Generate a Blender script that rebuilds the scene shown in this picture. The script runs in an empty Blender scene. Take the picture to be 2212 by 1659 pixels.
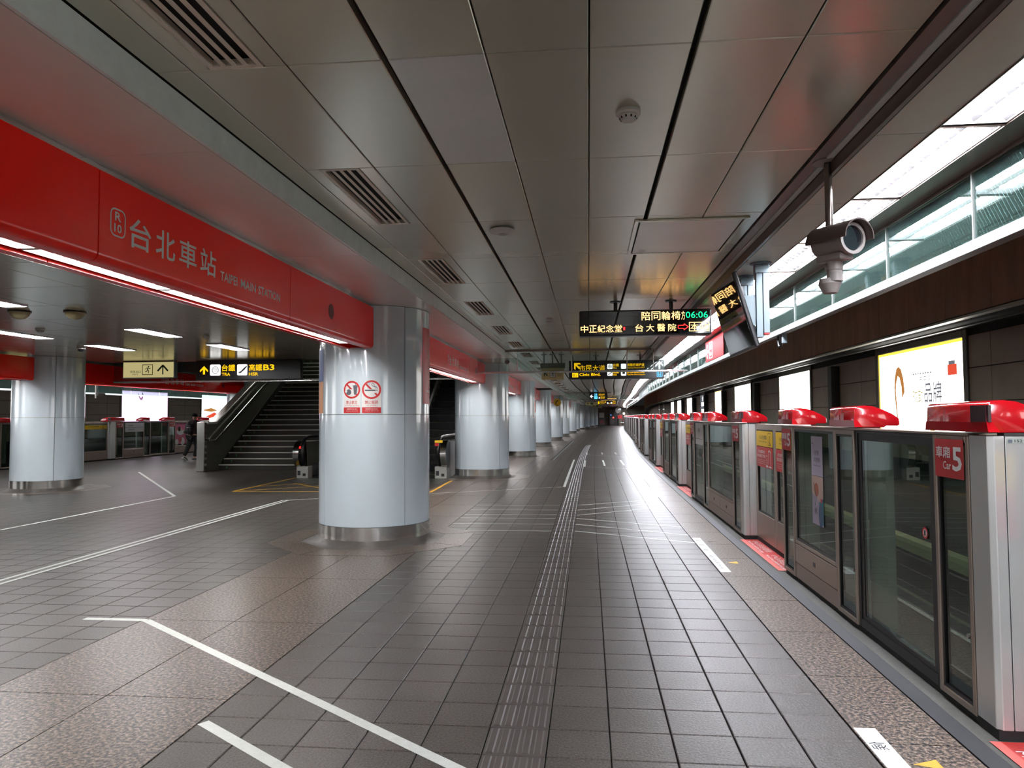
import bpy, bmesh, math, random
from mathutils import Vector, Matrix
RND = random.Random(11)
SC = bpy.context.scene
COL = SC.collection
PI = math.pi

# ------------------------------------------------------------------ camera, world, exposure
FPX, YAW, PITCH, ROLL, EYE = 1580.9, .10391, .044899, -.0056326, 1.5633
cy_, sy_, cp_, sp_ = math.cos(YAW), math.sin(YAW), math.cos(PITCH), math.sin(PITCH)
FWD = Vector((-sy_*cp_, cy_*cp_, sp_))
_r0 = Vector((cy_, sy_, 0)); _u0 = _r0.cross(FWD)
RGT = _r0*math.cos(ROLL) + _u0*math.sin(ROLL)
UPV = _u0*math.cos(ROLL) - _r0*math.sin(ROLL)
cam = bpy.data.cameras.new('camera'); camo = bpy.data.objects.new('camera', cam); COL.objects.link(camo)
cam.sensor_fit = 'HORIZONTAL'; cam.sensor_width = 36; cam.lens = FPX/2212*36
cam.clip_start = .05; cam.clip_end = 400
camo.matrix_world = Matrix(((RGT.x, UPV.x, -FWD.x, 0), (RGT.y, UPV.y, -FWD.y, 0), (RGT.z, UPV.z, -FWD.z, EYE), (0, 0, 0, 1)))
SC.camera = camo
world = bpy.data.worlds.new('world'); SC.world = world; world.use_nodes = True
world.node_tree.nodes['Background'].inputs[0].default_value = (.5, .5, .52, 1)
world.node_tree.nodes['Background'].inputs[1].default_value = .02
SC.view_settings.view_transform = 'Standard'; SC.view_settings.look = 'None'
SC.view_settings.exposure = 0.2; SC.view_settings.gamma = 1.0; SC.view_settings.use_curve_mapping = False
try:
    SC.cycles.max_bounces = 8; SC.cycles.diffuse_bounces = 4; SC.cycles.glossy_bounces = 5
    SC.cycles.transmission_bounces = 6; SC.cycles.transparent_max_bounces = 10
    SC.cycles.sample_clamp_indirect = 6.0; SC.cycles.caustics_reflective = False; SC.cycles.caustics_refractive = False
except Exception: pass

L_STRIP, L_BEAM, L_HALL, L_AD = 92.0, 128.0, 105.0, 4.5      # brightness of the tubes and light boxes

def project(x, y, z):
    d = Vector((x, y, z-EYE)); w = d.dot(FWD)
    if w <= .05: return None
    return 1106+FPX*d.dot(RGT)/w, 829.5-FPX*d.dot(UPV)/w, w

# ------------------------------------------------------------------ the platform bends gently in the distance
def interp(t, y):
    if y <= t[0][0]: return t[0][1]
    for (a, b), (c, d) in zip(t, t[1:]):
        if y <= c: return b+(d-b)*(y-a)/(c-a)
    return t[-1][1]
TG = [(10, 0), (20, .08), (26, .19), (32, .3), (40, .6), (48, .95), (60, 1.35), (72, 1.75), (85, 2.2), (97, 2.7), (128, 4.3)]
TC = [(28, 0), (38.5, .13), (48.2, .4), (57.9, .58), (67.6, .98), (77.3, 1.18), (87, 1.58), (96.7, 2.2), (106.4, 2.86), (116, 3.55), (128, 4.3)]
def bend(x, y):
    if y < 10: return 0.0
    t = min(1, max(0, (x+2.0)/3.9))
    return interp(TC, y)*(1-t)+interp(TG, y)*t
def turn(x, y): return -math.atan((bend(x, y+1)-bend(x, y-1))/2)
YS = [-42, -20, -5, 0, 6, 10]+[10+2*k for k in range(1, 59)]

# ------------------------------------------------------------------ materials
def lin(c):
    c = c/255
    return c/12.92 if c <= .04045 else ((c+.055)/1.055)**2.4
def rgb(c): return (lin(c[0]), lin(c[1]), lin(c[2]), 1)
MATS = {}
def M(name, c=(128, 128, 128), rough=.5, metal=0, spec=.5, coat=0, var=0, vscale=3, bump=0, bscale=60, emit=0, stretch=None, rvar=0):
    if name in MATS: return MATS[name]
    m = bpy.data.materials.new(name); m.use_nodes = True; nt = m.node_tree; b = nt.nodes['Principled BSDF']
    b.inputs['Base Color'].default_value = rgb(c); b.inputs['Roughness'].default_value = rough
    b.inputs['Metallic'].default_value = metal; b.inputs['Specular IOR Level'].default_value = spec
    b.inputs['Coat Weight'].default_value = coat; b.inputs['Coat Roughness'].default_value = .03
    if emit:
        b.inputs['Emission Color'].default_value = rgb(c); b.inputs['Emission Strength'].default_value = emit
    if var or bump or rvar:
        tc = nt.nodes.new('ShaderNodeNewGeometry'); mp = nt.nodes.new('ShaderNodeMapping')
        nt.links.new(tc.outputs['Position'], mp.inputs['Vector'])
        if stretch: mp.inputs['Scale'].default_value = stretch
    if var or rvar:
        n = nt.nodes.new('ShaderNodeTexNoise'); n.inputs['Scale'].default_value = vscale; n.inputs['Detail'].default_value = 6
        n.inputs['Roughness'].default_value = .65
        nt.links.new(mp.outputs['Vector'], n.inputs['Vector'])
    if var:
        r = nt.nodes.new('ShaderNodeValToRGB'); r.color_ramp.elements[0].position = .3; r.color_ramp.elements[1].position = .7
        r.color_ramp.elements[0].color = tuple(v*(1-var) for v in rgb(c)[:3])+(1,); r.color_ramp.elements[1].color = tuple(min(1, v*(1+var)) for v in rgb(c)[:3])+(1,)
        nt.links.new(n.outputs['Fac'], r.inputs['Fac']); nt.links.new(r.outputs['Color'], b.inputs['Base Color'])
    if rvar:
        mr = nt.nodes.new('ShaderNodeMapRange'); mr.inputs['To Min'].default_value = rough*(1-rvar); mr.inputs['To Max'].default_value = rough*(1+rvar)
        nt.links.new(n.outputs['Fac'], mr.inputs['Value']); nt.links.new(mr.outputs['Result'], b.inputs['Roughness'])
    if bump:
        n2 = nt.nodes.new('ShaderNodeTexNoise'); n2.inputs['Scale'].default_value = bscale; n2.inputs['Detail'].default_value = 3
        nt.links.new(mp.outputs['Vector'], n2.inputs['Vector'])
        bp = nt.nodes.new('ShaderNodeBump'); bp.inputs['Strength'].default_value = bump; bp.inputs['Distance'].default_value = .004
        nt.links.new(n2.outputs['Fac'], bp.inputs['Height']); nt.links.new(bp.outputs['Normal'], b.inputs['Normal'])
    MATS[name] = m
    return m
def E(name, c, s):                                # something that gives off light
    if name in MATS: return MATS[name]
    m = bpy.data.materials.new(name); m.use_nodes = True; nt = m.node_tree; nt.nodes.clear()
    e = nt.nodes.new('ShaderNodeEmission'); e.inputs[0].default_value = rgb(c); e.inputs[1].default_value = s
    o = nt.nodes.new('ShaderNodeOutputMaterial'); nt.links.new(e.outputs[0], o.inputs[0])
    MATS[name] = m; return m
def glass(name, tint, ior, haze=None, hz=.1, rough=0.0, lines=False):
    m = bpy.data.materials.new(name); m.use_nodes = True; nt = m.node_tree; nt.nodes.clear()
    t = nt.nodes.new('ShaderNodeBsdfTransparent'); t.inputs[0].default_value = rgb(tint)
    g = nt.nodes.new('ShaderNodeBsdfGlossy'); g.inputs['Roughness'].default_value = rough; g.inputs[0].default_value = (.92, .97, .96, 1)
    f = nt.nodes.new('ShaderNodeFresnel'); gb = nt.nodes.new('ShaderNodeNewGeometry'); io = nt.nodes.new('ShaderNodeMapRange')
    io.inputs['To Min'].default_value = ior; io.inputs['To Max'].default_value = 1/ior        # a thin pane: both faces mirror alike
    nt.links.new(gb.outputs['Backfacing'], io.inputs['Value']); nt.links.new(io.outputs['Result'], f.inputs['IOR'])
    base = t
    if haze:
        d = nt.nodes.new('ShaderNodeBsdfDiffuse'); d.inputs[0].default_value = rgb(haze)
        mx = nt.nodes.new('ShaderNodeMixShader'); mx.inputs[0].default_value = hz
        nt.links.new(t.outputs[0], mx.inputs[1]); nt.links.new(d.outputs[0], mx.inputs[2]); base = mx
        if lines:                                     # the fine slanting wires in the glass
            ge = nt.nodes.new('ShaderNodeNewGeometry'); w = nt.nodes.new('ShaderNodeTexWave'); mp = nt.nodes.new('ShaderNodeMapping')
            mp.inputs['Rotation'].default_value = (math.radians(35), 0, 0)
            w.bands_direction = 'Y'; w.inputs['Scale'].default_value = 12.0
            nt.links.new(ge.outputs['Position'], mp.inputs[0]); nt.links.new(mp.outputs[0], w.inputs['Vector'])
            r = nt.nodes.new('ShaderNodeMapRange'); r.inputs['From Min'].default_value = .9; r.inputs['From Max'].default_value = 1
            r.inputs['To Min'].default_value = hz; r.inputs['To Max'].default_value = min(1, hz+.3)
            nt.links.new(w.outputs['Fac'], r.inputs['Value']); nt.links.new(r.outputs['Result'], mx.inputs[0])
    mix = nt.nodes.new('ShaderNodeMixShader'); o = nt.nodes.new('ShaderNodeOutputMaterial')
    nt.links.new(f.outputs[0], mix.inputs[0]); nt.links.new(base.outputs[0], mix.inputs[1]); nt.links.new(g.outputs[0], mix.inputs[2])
    nt.links.new(mix.outputs[0], o.inputs[0]); MATS[name] = m
    return m
def speckle(name, cols, rough, scale, bump, cell=None, celld=0.0, spread=(.34, .66)):
    """granite and stoneware: coloured grains, and a slightly different tone for each tile"""
    m = bpy.data.materials.new(name); m.use_nodes = True; nt = m.node_tree; b = nt.nodes['Principled BSDF']
    N = nt.nodes.new; ln = nt.links.new
    ge = N('ShaderNodeNewGeometry')
    n = N('ShaderNodeTexNoise'); n.inputs['Scale'].default_value = scale; n.inputs['Detail'].default_value = 4; n.inputs['Roughness'].default_value = .7
    ln(ge.outputs['Position'], n.inputs['Vector'])
    r = N('ShaderNodeValToRGB'); els = r.color_ramp.elements
    while len(els) < len(cols): els.new(.5)
    for i, c in enumerate(cols):
        els[i].position = spread[0]+(spread[1]-spread[0])*i/(len(cols)-1); els[i].color = rgb(c)
    ln(n.outputs['Fac'], r.inputs['Fac']); out = r.outputs['Color']
    if cell:
        mp = N('ShaderNodeVectorMath'); mp.operation = 'MULTIPLY_ADD'
        mp.inputs[1].default_value = (1/cell, 1/cell, 0); mp.inputs[2].default_value = (.2126/cell+.0, -3.4346/cell, 0)
        fl = N('ShaderNodeVectorMath'); fl.operation = 'FLOOR'; wn = N('ShaderNodeTexWhiteNoise'); wn.noise_dimensions = '2D'
        ln(ge.outputs['Position'], mp.inputs[0]); ln(mp.outputs[0], fl.inputs[0]); ln(fl.outputs[0], wn.inputs['Vector'])
        mr = N('ShaderNodeMapRange'); mr.inputs['To Min'].default_value = 1-celld; mr.inputs['To Max'].default_value = 1+celld
        ln(wn.outputs['Value'], mr.inputs['Value'])
        mu = N('ShaderNodeVectorMath'); mu.operation = 'SCALE'; ln(out, mu.inputs[0]); ln(mr.outputs['Result'], mu.inputs['Scale']); out = mu.outputs[0]
    big = N('ShaderNodeTexNoise'); big.inputs['Scale'].default_value = .9; big.inputs['Detail'].default_value = 5
    ln(ge.outputs['Position'], big.inputs['Vector'])
    m2 = N('ShaderNodeMapRange'); m2.inputs['From Min'].default_value = .3; m2.inputs['From Max'].default_value = .7; m2.inputs['To Min'].default_value = .88; m2.inputs['To Max'].default_value = 1.1
    ln(big.outputs['Fac'], m2.inputs['Value'])
    mu2 = N('ShaderNodeVectorMath'); mu2.operation = 'SCALE'; ln(out, mu2.inputs[0]); ln(m2.outputs['Result'], mu2.inputs['Scale'])
    ln(mu2.outputs[0], b.inputs['Base Color'])
    b.inputs['Roughness'].default_value = rough; b.inputs['Specular IOR Level'].default_value = .27
    n2 = N('ShaderNodeTexNoise'); n2.inputs['Scale'].default_value = scale*.8; n2.inputs['Detail'].default_value = 2
    ln(ge.outputs['Position'], n2.inputs['Vector'])
    bp = N('ShaderNodeBump'); bp.inputs['Strength'].default_value = bump; bp.inputs['Distance'].default_value = .003
    ln(n2.outputs['Fac'], bp.inputs['Height']); ln(bp.outputs['Normal'], b.inputs['Normal'])
    MATS[name] = m; return m

TILE = speckle('stoneware tile', [(44, 41, 39), (70, 65, 61), (92, 87, 82)], .38, 90, .5, .3, .09)
GRANITE = speckle('pink granite', [(36, 38, 42), (68, 64, 62), (95, 81, 71), (106, 94, 83), (135, 120, 109)], .34, 50, .05, spread=(.41, .6))
TACT = M('ribbed tile', (72, 67, 64), .35, var=.08, vscale=4)
GROUT = M('grout', (40, 38, 38), .9)
RUBBER = M('blue grey strip', (29, 30, 34), .55, var=.06, vscale=5)
SILL = M('cement sill', (66, 65, 60), .8, var=.15, vscale=30)
ENAMEL = M('white enamel', (200, 214, 222), .13, coat=.5, var=.02, vscale=1.5)
REDEN = M('red enamel', (255, 26, 10), .24, spec=.28, coat=.1)
STEEL = M('brushed steel', (200, 200, 198), .17, metal=1, var=.06, vscale=8, stretch=(1, 1, .05))
POLISH = M('polished steel', (222, 222, 220), .1, metal=1)
RAILM = M('grey fascia rail', (112, 116, 113), .45, metal=.3)
CEILP = M('satin ceiling panel', (206, 203, 186), .25, metal=.6, var=.035, vscale=.9)
CEILN = M('newer ceiling panel', (236, 238, 234), .33, metal=.35, var=.04, vscale=2)
HALLP = M('gloss ceiling panel', (206, 200, 186), .2, metal=.75, var=.06, vscale=1)
SOFF = M('gloss soffit panel', (238, 236, 230), .26, metal=.1, var=.03, vscale=2)
SOFFR = M('matt soffit panel', (190, 188, 174), .42, metal=.35, var=.05, vscale=2)
PALE = M('pale trim', (232, 244, 242), .35, metal=.0, var=.08, vscale=6)
BRONZE = M('bronze trim', (112, 96, 88), .32, metal=.75, var=.06, vscale=5)
DARK = M('dark gap', (16, 15, 15), .8)
BLACK = M('black plastic', (20, 20, 22), .35)
GREYF = M('bronze grey frame', (168, 154, 142), .34, metal=.75)
SILVER = M('silver post', (212, 214, 212), .3, metal=.7, var=.03, vscale=3)
GATEPNL = M('taupe gate panel', (166, 148, 136), .38, metal=.5, var=.04, vscale=3)
KICK = M('dark kick plate', (28, 32, 40), .3)
HEADR = M('red gate head', (172, 14, 24), .16, coat=1.0)
GREYB = M('blue grey steel', (128, 142, 148), .42, metal=.3)
TRACKW = M('brown wall panel', (160, 134, 118), .42, var=.1, vscale=2)
CLAD = M('brown cladding', (186, 144, 116), .5, var=.22, vscale=2.5, stretch=(1, 1, .25))
CONC = M('dark concrete', (40, 38, 36), .9, var=.15, vscale=2)
WHITEP = M('white plastic', (214, 212, 206), .4)
WHITEL = M('white floor line', (196, 200, 194), .6, var=.08, vscale=25)
YELLP = M('yellow floor paint', (196, 150, 40), .6, var=.1, vscale=10)
BOARD = M('sign black', (24, 24, 26), .3)
GDOOR = glass('gate glass', (206, 216, 208), 1.72)
GFASC = glass('fascia glass', (186, 206, 200), 1.5, haze=(120, 150, 144), hz=.035, rough=.02, lines=True)
GSMOKE = glass('smoke screen glass', (225, 232, 230), 1.35)
GDARK = M('dark mirror cladding', (120, 122, 112), .2, metal=.35)
TUBE = E('strip tube', (244, 246, 255), L_STRIP)
TUBEB = E('beam tube', (250, 246, 244), L_BEAM)
TUBEH = E('hall tube', (248, 248, 250), L_HALL)
LOUV = M('louvre metal', (225, 225, 228), .3, metal=.3)
FIN = bpy.data.materials.new('prismatic fin'); FIN.use_nodes = True
_n = FIN.node_tree.nodes; _t = _n.new('ShaderNodeBsdfTranslucent'); _t.inputs[0].default_value = (.5, .5, .52, 1); _mx = _n.new('ShaderNodeMixShader'); _mx.inputs[0].default_value = .12
FIN.node_tree.links.new(_n['Principled BSDF'].outputs[0], _mx.inputs[1]); FIN.node_tree.links.new(_t.outputs[0], _mx.inputs[2]); FIN.node_tree.links.new(_mx.outputs[0], _n['Material Output'].inputs[0])

# ------------------------------------------------------------------ mesh helpers
class MB:
    def __init__(s): s.v, s.f, s.m = [], [], []
    def add(s, v, f, mi=0):
        o = len(s.v); s.v += [tuple(p) for p in v]; s.f += [tuple(o+i for i in q) for q in f]; s.m += [mi]*len(f); return s
    def box(s, x0, x1, y0, y1, z0, z1, mi=0):
        return s.add([(x0, y0, z0), (x1, y0, z0), (x1, y1, z0), (x0, y1, z0), (x0, y0, z1), (x1, y0, z1), (x1, y1, z1), (x0, y1, z1)],
                     [(0, 3, 2, 1), (4, 5, 6, 7), (0, 1, 5, 4), (1, 2, 6, 5), (2, 3, 7, 6), (3, 0, 4, 7)], mi)
    def prism(s, poly, ax, a, b, mi=0):
        n = len(poly)
        def P(p, t): return {'x': (t, p[0], p[1]), 'y': (p[0], t, p[1]), 'z': (p[0], p[1], t)}[ax]
        return s.add([P(p, a) for p in poly]+[P(p, b) for p in poly],
                     [tuple(range(n-1, -1, -1)), tuple(range(n, 2*n))]+[(i, (i+1) % n, n+(i+1) % n, n+i) for i in range(n)], mi)
    def tube(s, pts, r, n=10, mi=0, caps=True, up=None):
        pts = [Vector(p) for p in pts]; rs = r if isinstance(r, (list, tuple)) else [r]*len(pts); vs = []
        ref = None
        for i, p in enumerate(pts):
            d = (pts[min(i+1, len(pts)-1)]-pts[max(i-1, 0)]).normalized()
            if ref is None: ref = Vector((0, 0, 1)) if abs(d.z) < .9 else Vector((1, 0, 0))
            a = d.cross(ref).normalized(); b = a.cross(d).normalized(); ref = b
            vs += [p+a*rs[i]*math.cos(2*PI*k/n)+b*rs[i]*math.sin(2*PI*k/n) for k in range(n)]
        fs = [(i*n+k, i*n+(k+1) % n, (i+1)*n+(k+1) % n, (i+1)*n+k) for i in range(len(pts)-1) for k in range(n)]
        if caps: fs += [tuple(range(n-1, -1, -1)), tuple((len(pts)-1)*n+k for k in range(n))]
        return s.add(vs, fs, mi)
    def lathe(s, prof, n=24, c=(0, 0, 0), mi=0, a0=0, a1=2*PI):
        full = abs(a1-a0-2*PI) < 1e-6; k = n if full else n+1
        vs = [(c[0]+r*math.cos(a0+(a1-a0)*i/n), c[1]+r*math.sin(a0+(a1-a0)*i/n), c[2]+z) for r, z in prof for i in range(k)]
        fs = []
        for j in range(len(prof)-1):
            for i in range(n):
                i2 = (i+1) % k
                fs.append((j*k+i, j*k+i2, (j+1)*k+i2, (j+1)*k+i))
        return s.add(vs, fs, mi)
    def sweep(s, prof, ys, mi=0, warp=True):            # an x,z outline carried along the platform, following its bend
        n = len(prof)
        vs = [(x+(bend(x, y) if warp else 0), y, z) for y in ys for x, z in prof]
        fs = [(j*n+i, j*n+(i+1) % n, (j+1)*n+(i+1) % n, (j+1)*n+i) for j in range(len(ys)-1) for i in range(n)]
        fs += [tuple(range(n-1, -1, -1)), tuple((len(ys)-1)*n+i for i in range(n))]
        return s.add(vs, fs, mi)
    def build(s, name, mats, parent=None, smooth=None, bevel=0, kind=None, loc=None, seg=1):
        me = bpy.data.meshes.new(name); bm = bmesh.new()
        vv = [bm.verts.new(p) for p in s.v]
        for q, mi in zip(s.f, s.m):
            try: f = bm.faces.new([vv[i] for i in q]); f.material_index = mi
            except ValueError: pass
        bmesh.ops.recalc_face_normals(bm, faces=bm.faces)
        if bevel:
            ed = [e for e in bm.edges if len(e.link_faces) == 2 and e.calc_face_angle(0) > .5]
            bmesh.ops.bevel(bm, geom=ed, offset=bevel, segments=seg, affect='EDGES', profile=.5, clamp_overlap=True)
        bm.to_mesh(me); bm.free()
        for m in (mats if isinstance(mats, (list, tuple)) else [mats]): me.materials.append(m)
        if smooth is not None:
            for p in me.polygons: p.use_smooth = True
            me.set_sharp_from_angle(angle=smooth)
        return put(name, me, parent, loc, kind)
def put(name, me, parent=None, loc=None, kind=None, rz=0):
    o = bpy.data.objects.new(name, me); COL.objects.link(o)
    if parent: o.parent = parent
    if loc: o.location = loc
    if rz: o.rotation_euler = (0, 0, rz)
    if kind: o['kind'] = kind
    return o
def tag(o, label, cat, group=None):
    o['label'] = label; o['category'] = cat
    if group: o['group'] = group
    return o
def thing(name, label, cat, loc=(0, 0, 0), rz=0, group=None):
    o = bpy.data.objects.new(name, None); COL.objects.link(o); o.location = loc; o.rotation_euler = (0, 0, rz)
    o.empty_display_size = .1
    return tag(o, label, cat, group)
KIDS = {}
def dup(root, loc, rz=0, label=None, group=None):
    r = root.copy(); COL.objects.link(r); r.location = loc; r.rotation_euler = (0, 0, rz)
    if label: r['label'] = label
    if group: r['group'] = group
    for ch in root.children:
        c = ch.copy(); COL.objects.link(c); c.parent = r
        for g in ch.children:
            d = g.copy(); COL.objects.link(d); d.parent = c
    return r
ORD = 'first second third fourth fifth sixth seventh eighth ninth tenth eleventh twelfth thirteenth fourteenth fifteenth sixteenth seventeenth eighteenth nineteenth'.split()
TENS = {2: 'twenty', 3: 'thirty', 4: 'forty', 5: 'fifty', 6: 'sixty', 7: 'seventy', 8: 'eighty', 9: 'ninety', 10: 'hundred'}
def nth(n):
    if n <= 19: return ORD[n-1]
    t, u = divmod(n, 10)
    return (TENS[t][:-1]+'ieth' if TENS[t].endswith('y') else TENS[t]+'th') if u == 0 else TENS[t]+'-'+ORD[u-1]

# flat print: shapes and lettering drawn in (u, v) on a plane or wrapped round a column
TXT = {}
def text_geo(s, bold=0):
    k = (s, bold)
    if k not in TXT:
        cu = bpy.data.curves.new('lettering', 'FONT'); cu.body = s; cu.resolution_u = 2; cu.offset = bold
        ob = bpy.data.objects.new('lettering', cu); me = bpy.data.meshes.new_from_object(ob)
        vs = [tuple(v.co) for v in me.vertices]; fs = [tuple(p.vertices) for p in me.polygons]
        bpy.data.objects.remove(ob); bpy.data.curves.remove(cu); bpy.data.meshes.remove(me)
        if vs:
            x0, x1 = min(v[0] for v in vs), max(v[0] for v in vs); y0, y1 = min(v[1] for v in vs), max(v[1] for v in vs)
            vs = [((v[0]-x0)/max(1e-6, x1-x0), (v[1]-y0)/max(1e-6, y1-y0)) for v in vs]
        TXT[k] = vs, fs
    return TXT[k]
def plane(o, u, v, n):
    o, u, v, n = Vector(o), Vector(u), Vector(v), Vector(n)
    return lambda a, b, t=0: o+u*a+v*b+n*t
def wrap(c, r, a0):
    return lambda a, b, t=0: Vector((c[0]+(r+t)*math.cos(a0+a/r), c[1]+(r+t)*math.sin(a0+a/r), b))
class G:
    def __init__(s, mp): s.mp = mp; s.mb = MB(); s.t = .001
    def poly(s, pts, mi=0, t=0):
        s.mb.add([s.mp(a, b, t+s.t) for a, b in pts], [tuple(range(len(pts)))], mi); return s
    def rect(s, a0, b0, a1, b1, mi=0, t=0, n=1):
        for k in range(n):
            p, q = a0+(a1-a0)*k/n, a0+(a1-a0)*(k+1)/n
            s.poly([(p, b0), (q, b0), (q, b1), (p, b1)], mi, t)
        return s
    def disc(s, a, b, r, mi=0, t=0, n=28, ry=None):
        return s.poly([(a+r*math.cos(2*PI*k/n), b+(ry or r)*math.sin(2*PI*k/n)) for k in range(n)], mi, t)
    def ring(s, a, b, r, r2, mi=0, t=0, n=32):
        for k in range(n):
            c, d = 2*PI*k/n, 2*PI*(k+1)/n
            s.poly([(a+r2*math.cos(c), b+r2*math.sin(c)), (a+r*math.cos(c), b+r*math.sin(c)), (a+r*math.cos(d), b+r*math.sin(d)), (a+r2*math.cos(d), b+r2*math.sin(d))], mi, t)
        return s
    def line(s, pts, w, mi=0, t=0):
        for (a, b), (c, d) in zip(pts, pts[1:]):
            l = math.hypot(c-a, d-b) or 1; nx, ny = -(d-b)/l*w/2, (c-a)/l*w/2
            s.poly([(a+nx, b+ny), (a-nx, b-ny), (c-nx, d-ny), (c+nx, d+ny)], mi, t)
        return s
    def frame(s, a0, b0, a1, b1, w, mi=0, t=0):
        s.rect(a0, b0, a1, b0+w, mi, t); s.rect(a0, b1-w, a1, b1, mi, t); s.rect(a0, b0, a0+w, b1, mi, t); return s.rect(a1-w, b0, a1, b1, mi, t)
    def rrect(s, a0, b0, a1, b1, r, mi=0, t=0):
        pts = []
        for cx, cy, st in ((a1-r, b1-r, 0), (a0+r, b1-r, 90), (a0+r, b0+r, 180), (a1-r, b0+r, 270)):
            pts += [(cx+r*math.cos(math.radians(st+q)), cy+r*math.sin(math.radians(st+q))) for q in (0, 30, 60, 90)]
        return s.poly(pts, mi, t)
    def text(s, str_, a0, b0, a1, b1, mi=0, t=0, bold=0):
        vs, fs = text_geo(str_, bold)
        s.mb.add([s.mp(a0+(a1-a0)*x, b0+(b1-b0)*y, t+s.t) for x, y in vs], fs, mi); return s
    def build(s, name, mats, parent=None):
        me = bpy.data.meshes.new(name); me.from_pydata([tuple(v) for v in s.mb.v], [], s.mb.f)
        for m in mats: me.materials.append(m)
        for p, mi in zip(me.polygons, s.mb.m): p.material_index = mi
        me.update()
        return put(name, me, parent)
def arrow(g, a, b, s, ang, mi, t=0, w=.22):
    c, d = math.cos(ang), math.sin(ang)
    def q(x, y): return (a+s*(x*c-y*d), b+s*(x*d+y*c))
    g.poly([q(-.5, -w/2), q(.3, -w/2), q(.3, w/2), q(-.5, w/2)], mi, t)
    g.poly([q(.5, 0), q(.0, .5), q(-.24, .5), q(.2, 0)], mi, t); g.poly([q(.5, 0), q(.2, 0), q(-.24, -.5), q(.0, -.5)], mi, t)

WHT = M('print white', (222, 222, 220), .4); PRED = M('print red', (190, 30, 32), .4); PBLK = M('print black', (30, 30, 34), .5)
PGREY = M('print grey', (84, 88, 96), .5); PYEL = M('print yellow', (226, 184, 30), .45); PGRN = M('print green', (20, 74, 52), .5)
PCREAM = M('print cream', (206, 194, 138), .4); PBLUE = M('print blue', (52, 84, 150), .5); POR = M('print orange', (214, 148, 96), .5)
PPINK = M('print pink', (204, 110, 140), .5); PTEAL = M('print teal', (60, 130, 146), .5); PLIL = M('print lilac', (190, 184, 204), .5)

# ================================================================== THE SETTING
# ------------------------------------------------------------------ floor
fl = MB()
for a, b in zip(YS, YS[1:]):
    fl.add([(-18.5, a, -.012), (1.98+bend(1.94, a), a, -.012), (1.98+bend(1.94, b), b, -.012), (-18.5, b, -.012),
            (-18.5, a, -.4), (2.14+bend(1.94, a), a, -.4), (2.14+bend(1.94, b), b, -.4), (-18.5, b, -.4)], [(0, 1, 2, 3), (7, 6, 5, 4), (1, 5, 6, 2)], 0)
floor = fl.build('floor', [GROUT], kind='structure')
GX, GY = -.2126, 3.4346
def tile_mb(w, d, ch=.004):
    m = MB(); a, b, c, e = ch, w-ch, ch, d-ch
    v = [(a, c, 0), (b, c, 0), (b, e, 0), (a, e, 0), (0, 0, -ch), (w, 0, -ch), (w, d, -ch), (0, d, -ch), (0, 0, -.014), (w, 0, -.014), (w, d, -.014), (0, d, -.014)]
    f = [(0, 1, 2, 3)]+[(4+i, 4+(i+1) % 4, (i+1) % 4, i) for i in range(4)]+[(8+i, 8+(i+1) % 4, 4+(i+1) % 4, 4+i) for i in range(4)]
    return m.add(v, f)
cand = []
for j in range(-150, 406):
    y = GY+.3*j
    for i in range(-6, 5):
        if i != -1 or j < -6: cand.append((GX+.3*i, y, 0))
    if y < 44:
        for k in range(1, 50): cand.append((-3.465-.3*k, y, 1))
def score(x, y):
    p = project(x+.15, y+.15, 0)
    if not p or not (-60 < p[0] < 2270 and -60 < p[1] < 1720): return 0
    return 1/p[2]**3
sc = sorted(((score(x, y), x, y) for x, y, s in cand), reverse=True)
near = {(round(x, 3), round(y, 3)) for _, x, y in sc[:300]}
tme = None; TOFF = .003
far = MB()
for x, y, s in cand:
    if (round(x, 3), round(y, 3)) in near:
        if tme is None:
            o = tile_mb(.294, .294).build('tile', [TILE], floor, loc=(x+TOFF, y+TOFF, 0)); tme = o.data
        else: put('tile', tme, floor, (x+TOFF, y+TOFF, 0))
    else:
        q = [(x+TOFF+dx, y+TOFF+dy) for dx, dy in ((0, 0), (.294, 0), (.294, .294), (0, .294))]
        q = [(a+bend(a, b), b) for a, b in q]
        if 2 < y < 12 or 2 < y < 22 and s == 0: far.add([(a, b, 0) for a, b in q]+[(a, b, -.013) for a, b in q], [(0, 1, 2, 3), (4, 5, 1, 0), (5, 6, 2, 1), (6, 7, 3, 2), (7, 4, 0, 3)])
        else: far.add([(a, b, 0) for a, b in q], [(0, 1, 2, 3)])
far.build('tile_field', [TILE], floor, kind='stuff')
# ribbed guide tiles
tm = tile_mb(.294, .294)
for k in range(5):
    x = .012+.056*k
    tm.add([(x, .012, 0), (x+.04, .012, 0), (x+.04, .282, 0), (x, .282, 0), (x+.007, .02, .005), (x+.033, .02, .005), (x+.033, .274, .005), (x+.007, .274, .005)],
           [(4, 5, 6, 7), (0, 1, 5, 4), (1, 2, 6, 5), (2, 3, 7, 6), (3, 0, 4, 7)])
tt = None
for j in range(-6, 122):
    y = GY+.3*j; x = GX-.3
    loc = (x+TOFF+bend(x, y), y+TOFF, 0)
    if tt is None: tt = tm.build('tactile_tile', [TACT], floor, loc=loc).data
    else: put('tactile_tile', tt, floor, loc, rz=turn(x, y))
for j in range(122, 406):
    y = GY+.3*j; x = GX-.3
gf = MB()
gf.sweep([(GX-.297, 0), (GX-.003, 0), (GX-.003, -.013), (GX-.297, -.013)], [40]+[y for y in YS if y > 40])
gf.build('tile_strip', [TILE], floor)
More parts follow.
